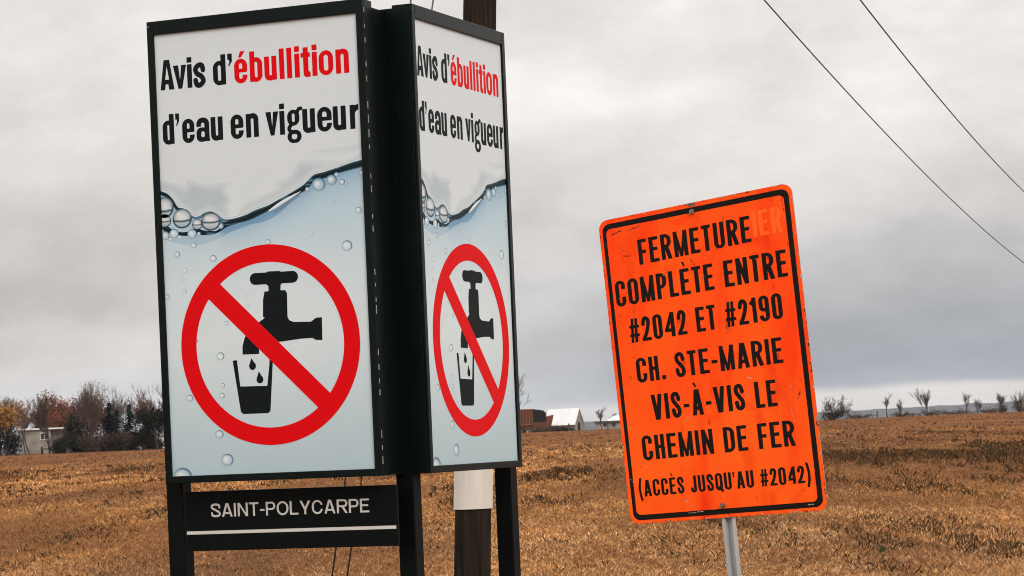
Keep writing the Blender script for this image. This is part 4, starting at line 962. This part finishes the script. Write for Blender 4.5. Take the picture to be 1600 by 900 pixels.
leafy_tree(103,398,PXM(92,398),36,'rust coloured tree with its crown above the white house roof',TG,'leaf_rust',5200,.17,.55,levels=5,spread=38,trunk=.22,r0=.2,stems=2,keep=.6,name='rust_tree')
leafy_tree(140,401,PXM(92,401),37,'rust coloured tree below the tallest bare tree',TG,'leaf_rust',5200,.17,.55,levels=5,spread=40,trunk=.22,r0=.2,stems=2,keep=.6,name='rust_tree')
shrub(120,386,PXM(66,386),PXM(36,386),43,'tall black green evergreen bush between the rust coloured trees and the field',SG,'leaf_dark',3600,.2)
bare_tree(150,396,PXM(116,396),38,'tallest bare tree of the wood with a fan shaped crown',TG,'twig',levels=6,spread=19,trunk=.17,ratio=.80,kids=(2,3),wig=.05,r0=.24,stems=4,lean=.10,minr=.011)
conifer(173,390,PXM(78,390),PXM(30,390),51,'dark spruce below the tallest bare tree, nearest to it',TG)
conifer(185,393,PXM(66,393),PXM(20,393),52,'small dark spruce squeezed between two larger spruces',TG,20)
conifer(204,388,PXM(74,388),PXM(30,388),53,'dark spruce at the right of the group of three spruces',TG)
bare_tree(209,404,PXM(108,404),39,'tall bare tree with wide limbs behind the spruces',TG,'twig',levels=6,spread=27,trunk=.17,ratio=.78,kids=(2,3),wig=.06,r0=.2,stems=3,minr=.011)
bare_tree(243,400,PXM(104,400),40,'bare tree half hidden by the left post of the notice board',TG,'twig_red',levels=6,spread=25,trunk=.18,ratio=.78,kids=(2,3),wig=.06,r0=.2,stems=3,minr=.011)
leafy_tree(246,384,PXM(64,384),44,'dark pine with a bare lower trunk next to the notice board post',TG,'leaf_dark',3000,.2,.45,levels=4,spread=46,trunk=.34,r0=.16,name='pine_tree')
for i,(x,h_,w_,lf,lab) in enumerate([(98,34,36,'leaf_dark','low dark bush beside the porch of the white house'),(148,34,40,'leaf_brown','brown bush under the tallest bare tree'),(172,30,36,'leaf_olive','dark low bush at the foot of the nearest spruce'),(196,34,38,'leaf_brown','grey brown bush between the spruces and the field'),(222,40,40,'leaf_olive','tallest grey brown bush left of the dark pine'),(241,22,26,'leaf_brown','pale brown scrub under the dark pine')]):
    shrub(x,383+i,PXM(h_,383),PXM(w_,383),60+i,lab,SG,lf,2000,.17)
# white house in the wood
hp=gp(55,394); hs=empty('white_house',hp,'old white house with a flat roof half hidden among the trees','house',None)
hw=lambda px_: PXM(px_,394)
H0=hw(38); m=MB(); m.box(hw(-26),hw(25),0,6,-.3,H0); m.build('wall',M['wall_white'],hs)
m=MB(); m.box(hw(-28),hw(54),-.35,6.3,H0,H0+hw(2.4)); m.build('roof',M['trim_white'],hs)
m=MB(); m.box(hw(25)+.01,hw(52),1.2,6,-.3,H0-.01); m.build('wing',M['wall_white'],hs)
w_=MB(); w_.box(hw(9),hw(22),-.06,.05,hw(22),hw(33)); wd=w_.build('window',M['trim_white'],hs); m=MB(); m.box(hw(10),hw(15.2),-.10,-.065,hw(23),hw(32)); m.box(hw(16),hw(21),-.10,-.065,hw(23),hw(32)); m.build('pane',M['dark_glass'],wd)
m=MB(); m.box(hw(9.5),hw(13),-.07,.04,0,hw(11)); m.build('door',M['dark_glass'],hs)
m=MB(); m.box(hw(16),hw(29),-1.6,-.02,-.2,hw(8.5)); m.box(hw(15),hw(30),-1.8,-.02,hw(8.5),hw(9.8)); m.build('porch',M['wall_white'],hs)
hp=gp(238,412); h2=empty('white_house',hp,'white house glimpsed through the bushes beside the notice board post','house')
m=MB(); m.box(-3.2,2.2,0,5,-.3,1.9); m.build('wall',M['trim_white'],h2); m=MB(); m.add([(-3.5,-.3,1.9),(2.5,-.3,1.9),(2.5,5.3,1.9),(-3.5,5.3,1.9),(-3.5,2.5,3.0),(2.5,2.5,3.0)],[(0,1,5,4),(2,3,4,5),(1,2,5),(3,0,4),(0,3,2,1)]); m.build('roof',M['roof_dark'],h2)
m=MB(); m.box(-.6,.4,-.05,.03,.7,1.5); m.build('window',M['dark_glass'],h2)

# farm yard in the middle
D1=500.; s1=lambda p: PXM(p,D1)
bare_tree(809,470,PXM(118,470),71,'bare tree leaning out from behind the right post of the notice board',RG,'twig',levels=6,spread=24,trunk=.18,ratio=.78,kids=(2,2),wig=.05,r0=.2,stems=3,lean=.16,minr=.013)
fp=gp(830,480); s2=lambda p: PXM(p,480)
wg=empty('farm_wagon',fp,'rusty red high sided farm wagon with a dark open end beside the barn','farm wagon',rz=R(-6))
m=MB(); m.box(s2(-22),s2(4),0,2.4,s2(13),s2(37)); m.build('box',M['rust'],wg)
m=MB()
for k in range(6): m.box(s2(-21+k*4.6),s2(-19.6+k*4.6),-.10,-.004,s2(13),s2(36))
m.box(s2(-22),s2(4),-.12,-.004,s2(35.6),s2(37.4)); m.box(s2(-22),s2(4),-.12,-.004,s2(12),s2(14)); m.build('rib',M['rust_orange'],wg)
m=MB(); m.add([(s2(4)+.01,0,s2(15.5)),(s2(23),.2,s2(15.5)),(s2(23),2.3,s2(15.5)),(s2(4)+.01,2.4,s2(15.5)),(s2(4)+.01,0,s2(37)),(s2(19),.2,s2(34.5)),(s2(23),.2,s2(30)),(s2(4)+.01,2.4,s2(37)),(s2(19),2.3,s2(34.5)),(s2(23),2.3,s2(30))],[(0,1,6,5,4),(3,7,8,9,2),(4,5,8,7),(5,6,9,8),(6,1,2,9),(0,3,2,1)]); m.build('open_end_shade',M['dark_void'],wg)
m=MB(); m.box(s2(4),s2(25),-.25,2.5,s2(3),s2(16)); m.box(s2(-23),s2(3.9),.1,2.3,s2(4),s2(12)); m.build('chassis',M['rust'],wg)
for wx in (-15,15):
    for wy in (-.42,2.55):
        m=MB(); m.tube([(s2(wx),wy,s2(4)),(s2(wx),wy+.28,s2(4))],s2(5.2),16); wl=m.build('wheel',M['rubber'],wg); m=MB(); m.tube([(s2(wx),wy-.01,s2(4)),(s2(wx),wy+.29,s2(4))],s2(2.4),10); m.build('rim',M['rust_orange'],wl)
fp=gp(858,484); hp_=empty('hopper_cart',fp,'small faded orange hopper cart between the red wagon and the barn','farm cart',rz=R(10))
m=MB(); m.add([(s2(-5),0,s2(10)),(s2(4),0,s2(9)),(s2(4),1.2,s2(9)),(s2(-5),1.2,s2(10)),(s2(-7),-.3,s2(24)),(s2(8),-.3,s2(27)),(s2(8),1.5,s2(27)),(s2(-7),1.5,s2(24))],[(0,3,2,1),(4,5,6,7),(0,1,5,4),(1,2,6,5),(2,3,7,6),(3,0,4,7)]); m.build('hopper',M['rust_orange'],hp_)
m=MB(); m.box(s2(-6),s2(6),.1,1.1,s2(6),s2(9)); m.build('chassis',M['rust'],hp_)
for wx in (-5,5):
    m=MB(); m.tube([(s2(wx),-.2,s2(3.5)),(s2(wx),.02,s2(3.5))],s2(4),14); m.build('wheel',M['rubber'],hp_)
bp_=gp(880,D1); bn=empty('barn',bp_,'grey wooden barn with a pale tin roof and a gable facing right','barn',rz=R(-20))
# local: ridge along x, gable end on +x side
bl=s1(46); bd=5.0; e1=s1(13); e2=s1(36)
m=MB(); m.box(-bl*.62,bl*.42,0,bd,-.4,e1); m.build('wall',M['barn_wood'],bn)
m=MB(); m.add([(bl*.42+.02,0,e1*.2),(bl*.42+.02,bd,e1*.2),(bl*.42+.02,bd,e1),(bl*.42+.02,bd*.5,e2-.12),(bl*.42+.02,0,e1)],[(0,1,2,3,4)]); m.build('gable',M['barn_wood'],bn)
m=MB(); x0_,x1_=-bl*.66,bl*.42+.22
m.add([(x0_,-.45,e1-.35),(x1_,-.45,e1-.35),(x1_,bd*.5,e2),(x0_,bd*.5,e2),(x0_,bd+.45,e1-.35),(x1_,bd+.45,e1-.35)],[(0,1,2,3),(3,2,5,4)]); o=m.build('roof',M['roof_tin'],bn); sm_=o.modifiers.new('thick','SOLIDIFY'); sm_.thickness=.12
m=MB(); m.box(bl*.42+.03,bl*.42+.08,1.8,3.0,0,1.6); m.build('door',M['dark_void'],bn)
shrub(872,478,s1(9),s1(46),73,'low dark scrub in front of the pale barn roof','scrub bushes around the farm yard','leaf_olive',1600,.13)
shrub(843,474,s1(7),s1(36),74,'low rusty scrub in front of the red wagon','scrub bushes around the farm yard','leaf_brown',1300,.13)
fp=gp(889.5,462); o=MB().tube([(0,0,-.2),(0,0,PXM(12,462))],.14,7).build('fence_post',M['fence'],None); o.location=Vector(fp); tag(o,'thick dark fence post in front of the barn gable','fence post','fence posts in the field')
fp=gp(950,440); o=MB().tube([(0,0,-.2),(0,0,PXM(11,440))],.10,7).build('fence_post',M['fence'],None); o.location=Vector(fp); tag(o,'dark fence post in front of the long white house','fence post','fence posts in the field')
fp=gp(1371,440); o=MB().tube([(0,0,-.2),(0,0,PXM(11,440))],.10,7).build('fence_post',M['fence'],None); o.location=Vector(fp); tag(o,'lone dark fence post right of the orange sign','fence post','fence posts in the field')
bare_tree(941,465,PXM(38,465),75,'small bare tree in front of the long white house',RG,'twig',levels=5,spread=22,trunk=.22,ratio=.78,kids=(2,3),wig=.05,r0=.1,minr=.012)
bare_tree(962,520,PXM(27,520),76,'tiny bare tree behind the roof of the long white house',RG,'twig',levels=4,spread=22,trunk=.3,r0=.08,minr=.016)
fp=gp(965,510); s3=lambda p: PXM(p,510)
lh=empty('white_house',fp,'long low white house with a pale roof just left of the orange sign','house')
m=MB(); m.box(s3(-33),s3(34),0,7,-.4,s3(12)); m.build('wall',M['wall_white'],lh)
m=MB(); m.box(s3(-35),s3(36),-.5,7.5,s3(12),s3(14)); m.build('eaves',M['roof_dark'],lh)
m=MB(); m.add([(s3(-16),-.3,s3(14)+.01),(s3(30),-.3,s3(14)+.01),(s3(30),7.3,s3(14)+.01),(s3(-16),7.3,s3(14)+.01),(s3(-3),3.5,s3(22)),(s3(22),3.5,s3(22))],[(0,1,5,4),(2,3,4,5),(1,2,5),(3,0,4)]); m.build('roof',M['roof_tin'],lh)
m=MB(); m.box(s3(17),s3(20),3,4,s3(20),s3(25)); m.build('chimney',M['rust'],lh)
for wx in (-22,-8,8):
    m=MB(); m.box(s3(wx),s3(wx+5),-.05,.04,s3(5),s3(10)); m.build('window',M['dark_glass'],lh)
# right hand skyline
shrub(1299,400,PXM(20,400),PXM(40,400),81,'dense dark bush at the right edge of the orange sign',RG and 'bushes along the far field edge','leaf_olive',900,.10)
bare_tree(1300,402,PXM(42,402),82,'broad bare thicket tree growing out of the bush next to the orange sign',RG,'twig',levels=5,spread=34,trunk=.18,ratio=.78,kids=(2,2),r0=.12,stems=9,lean=.16,minr=.014)
for x,Y,h_,sd_,sp,stm,lab in [(1387,470,38,83,24,1,'bare tree with a V shaped crown, first right of the orange sign'),(1408,480,27,84,26,2,'small bushy bare tree second right of the orange sign'),(1449,466,44,85,22,5,'widest bare tree of the right skyline with many upright stems'),(1510,478,36,86,24,1,'slim bare tree in the middle of the right skyline with a bare trunk'),(1527,520,24,87,26,2,'faint small bare tree beside the slim bare tree'),(1566,470,30,88,20,2,'narrow bare tree left of the thicket at the right edge'),(1592,468,33,89,24,6,'thicket of bare trees at the right edge of the picture')]:
    bare_tree(x,Y,PXM(h_+3,Y),sd_,lab,RG,'twig',levels=5,spread=sp*.72,trunk=.13,ratio=.86,kids=(2,3) if stm<3 else (2,2),wig=.045,r0=.13,stems=stm,minr=.010,lean=.06)
for i,(x,h_,w_,lf,lab) in enumerate([(1345,8,60,'leaf_scrub','low brown scrub between the orange sign bush and the lone fence post'),(1407,8,40,'leaf_scrub','dark scrub under the second bare tree'),(1450,9,60,'leaf_scrub','brown scrub under the widest bare tree'),(1490,7,60,'leaf_scrub','dark low scrub left of the slim bare tree'),(1545,8,60,'leaf_scrub','brown scrub left of the narrow bare tree'),(1566,15,16,'leaf_scrub','dark rounded bush around the narrow bare tree'),(1594,20,30,'leaf_scrub','dark bush at the right picture edge under the thicket')]):
    shrub(x,462+i*2,PXM(h_,462),PXM(w_,462),90+i,lab,'bushes along the far field edge',lf,420,.11)

# ------------------------------------------------------------------ dry grass and weeds
def col_attr(o,cols_per_face):
    me=o.data; a=me.color_attributes.new('tint','FLOAT_COLOR','CORNER'); n=np.zeros(len(me.polygons),np.int32); me.polygons.foreach_get('loop_total',n)
    c=np.repeat(np.c_[cols_per_face,np.ones(len(cols_per_face))],n,axis=0).astype(np.float32); a.data.foreach_set('color',c.ravel())
M['grass']=mat('dry_grass',(.3,.15,.05),.8,.12,attr='tint'); M['weed']=mat('dead_weeds',(.05,.03,.02),.85,.1,attr='tint')
def fast_mesh(name,V,k,mat_):
    me=bpy.data.meshes.new(name); n=len(V)//k
    me.vertices.add(len(V)); me.vertices.foreach_set('co',V.ravel().astype(np.float32)); me.loops.add(len(V)); me.loops.foreach_set('vertex_index',np.arange(len(V),dtype=np.int32))
    me.polygons.add(n); me.polygons.foreach_set('loop_start',np.arange(0,len(V),k,dtype=np.int32)); me.update(calc_edges=True); me.materials.append(mat_)
    o=bpy.data.objects.new(name,me); COL.objects.link(o); return o
def scatter(n,y0,y1,pw):
    u=rng.random(n); a=1-pw
    Y=(y0**a+u*(y1**a-y0**a))**(1/a) if abs(a)>1e-6 else y0*(y1/y0)**u
    X=(rng.random(n)*2-1)*(.26*Y+2.0); return X,Y
X,Y=np.concatenate([scatter(105000,24,150,2.0),scatter(30000,60,425,1.2)],1)
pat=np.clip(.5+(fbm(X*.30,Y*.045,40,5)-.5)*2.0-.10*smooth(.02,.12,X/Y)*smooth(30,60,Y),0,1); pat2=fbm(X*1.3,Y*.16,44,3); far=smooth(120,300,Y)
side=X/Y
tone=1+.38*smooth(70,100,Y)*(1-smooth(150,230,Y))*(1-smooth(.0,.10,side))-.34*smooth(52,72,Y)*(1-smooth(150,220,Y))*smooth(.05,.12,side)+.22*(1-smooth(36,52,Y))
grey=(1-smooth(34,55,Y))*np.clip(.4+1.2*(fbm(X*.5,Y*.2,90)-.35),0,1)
tall=.55+.9*fbm(X*.35,Y*.2,48)
nb_=6; Xr=np.repeat(X,nb_); Yr=np.repeat(Y,nb_); n=len(Xr)
spread_=.05+.0009*Yr
bxp=Xr+rng.normal(size=n)*spread_; byp=Yr+rng.normal(size=n)*spread_
hh=rng.uniform(.012,.065,n)*np.repeat(tall,nb_)*(1+1.2*smooth(60,200,Yr)); wd_=np.maximum(.0038,Yr*.00012)*rng.uniform(.6,1.5,n)
ang=rng.uniform(0,6.28,n); ln=rng.uniform(.3,4.0,n)
bz=gz(bxp,byp)-.01
tipd=np.stack([np.cos(ang)*ln*hh,np.sin(ang)*ln*hh,hh],1); sdv=np.stack([np.cos(ang+1.57)*wd_,np.sin(ang+1.57)*wd_*.6,np.zeros(n)],1)
b0=np.stack([bxp,byp,bz],1); V=np.stack([b0-sdv,b0+sdv,b0+tipd],1).reshape(-1,3)
pal=np.array([[.36,.175,.052],[.28,.115,.030],[.22,.080,.020],[.12,.052,.017],[.50,.30,.13],[.065,.038,.016]])
pr=np.repeat(np.clip(pat*1.0+ (pat2-.5)*.7,0,1),nb_); fr_=np.repeat(far,nb_); rnd=rng.random(n)
ch=np.where(rnd<.28,np.where(pr>.5,0,2),np.where(rnd<.54,1,np.where(rnd<.70,2,np.where(rnd<.83,3,np.where(rnd<.885,4,5)))))
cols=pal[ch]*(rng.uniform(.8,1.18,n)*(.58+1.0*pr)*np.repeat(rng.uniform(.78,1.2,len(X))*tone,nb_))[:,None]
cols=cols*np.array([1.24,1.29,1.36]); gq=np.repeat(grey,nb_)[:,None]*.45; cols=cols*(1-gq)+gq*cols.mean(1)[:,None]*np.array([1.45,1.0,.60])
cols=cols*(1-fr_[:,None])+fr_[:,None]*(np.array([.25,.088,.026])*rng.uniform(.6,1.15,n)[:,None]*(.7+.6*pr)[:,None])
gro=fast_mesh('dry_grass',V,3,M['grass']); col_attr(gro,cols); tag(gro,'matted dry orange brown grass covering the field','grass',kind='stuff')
# darker dead weeds in patches
X,Y=np.concatenate([scatter(90000,25,160,1.7),scatter(40000,80,330,1.1)],1)
hxl=X/Y*F
band=np.exp(-((Y-np.where(hxl<-300,150,np.where(hxl>350,92,70)))/np.where(hxl>350,26,16))**2)*np.where(hxl<-300,1.0,np.where(hxl>350,1.05,.55))
tuft=np.exp(-((Y-31.2)/1.3)**2)*(hxl<-545)*(hxl>-700)
keepm=.10*tuft+fbm(X*1.0,Y*.085,60,5)+.17*band-.10*smooth(150,260,Y)+.05*smooth(.02,.12,X/Y)
pk=np.clip((keepm-.53)*3.4,0,1)**2*.5+.010; k=rng.random(len(X))<pk; X,Y=X[k],Y[k]; st=np.clip(pk[k]*1.6,.3,1)
nb_=5; Xr=np.repeat(X,nb_); Yr=np.repeat(Y,nb_); sr_=np.repeat(st,nb_); n=len(Xr)
bxp=Xr+rng.normal(size=n)*.07; byp=Yr+rng.normal(size=n)*.07; hh=rng.uniform(.04,.22,n)*(.5+.6*sr_)*np.where(Yr<55,.55,1.0); ang=rng.uniform(0,6.28,n); ln=rng.uniform(.1,1.6,n); wd_=np.maximum(.008,Yr*.00022)*rng.uniform(.6,1.6,n)
b0=np.stack([bxp,byp,gz(bxp,byp)-.01],1); tipd=np.stack([np.cos(ang)*ln*hh,np.sin(ang)*ln*hh,hh],1); a2=rng.uniform(0,6.28,n); sdv=np.stack([np.cos(a2)*wd_,np.sin(a2)*wd_*.4,rng.normal(size=n)*wd_*.3],1)
V=np.stack([b0-sdv*.5,b0+sdv*.5,b0+tipd+sdv,b0+tipd-sdv*.6],1).reshape(-1,3)
pal=np.array([[.040,.024,.012],[.075,.040,.017],[.14,.062,.020],[.05,.036,.016]]); cols=pal[rng.integers(4,size=n)]*rng.uniform(.7,1.3,(n,1))
wo_=fast_mesh('dead_weeds',V,4,M['weed']); col_attr(wo_,cols); tag(wo_,'dark dead weeds standing in patches across the field','weeds',kind='stuff')
print('GRASS',len(gro.data.polygons),'WEEDS',len(wo_.data.polygons))
# single tall weed stems
M['stalk']=mat('green_brown_stalk',(.075,.07,.025),.8,.15)
for (x,yb_,yt,lx),lab in zip([(1369,905,856,20),(1196,903,884,3),(1232,903,886,5)],('tall leaning green weed stalk at the bottom right','dark seed head weed just right of the sign post','dark seed head weed farther right of the sign post')):
    Yd=31.5; p=gp(x,Yd); q_=at(x+lx,yt,Yd); sv=q_-p; m=MB(); rs2=np.random.default_rng(x)
    pts=[np.zeros(3),sv*.5+np.array([-.01,0,.0]),sv]; m.tube(pts,[.010,.007,.004],5)
    for k in range(9):
        f=.25+.08*k; c=sv*f; d=np.array([rs2.normal()*.07,rs2.normal()*.05,rs2.uniform(.01,.07)]); s_=np.array([.011,0,.004]); m.add([c-s_,c+s_,c+d*1.2+s_*.6,c+d*1.2-s_*.2],[(0,1,2,3)])
    o=m.build('weed',M['stalk'] if lx>10 else M['fence'],None); o.location=Vector(p); tag(o,lab,'weed','tall weeds in the foreground')

# ------------------------------------------------------------------ air
hz=MB(); hz.box(-9500,9500,-60,9600,-4,110); ho=hz.build('haze',None) if False else None
m_=bpy.data.materials.new('thin_air'); m_.use_nodes=True; t=m_.node_tree; t.nodes.clear(); out=t.nodes.new('ShaderNodeOutputMaterial'); pv=t.nodes.new('ShaderNodeVolumePrincipled'); pv.inputs['Color'].default_value=(.80,.87,1,1); pv.inputs['Density'].default_value=.00004; t.links.new(pv.outputs[0],out.inputs['Volume'])
ho=hz.build('haze',m_); tag(ho,kind='stuff')
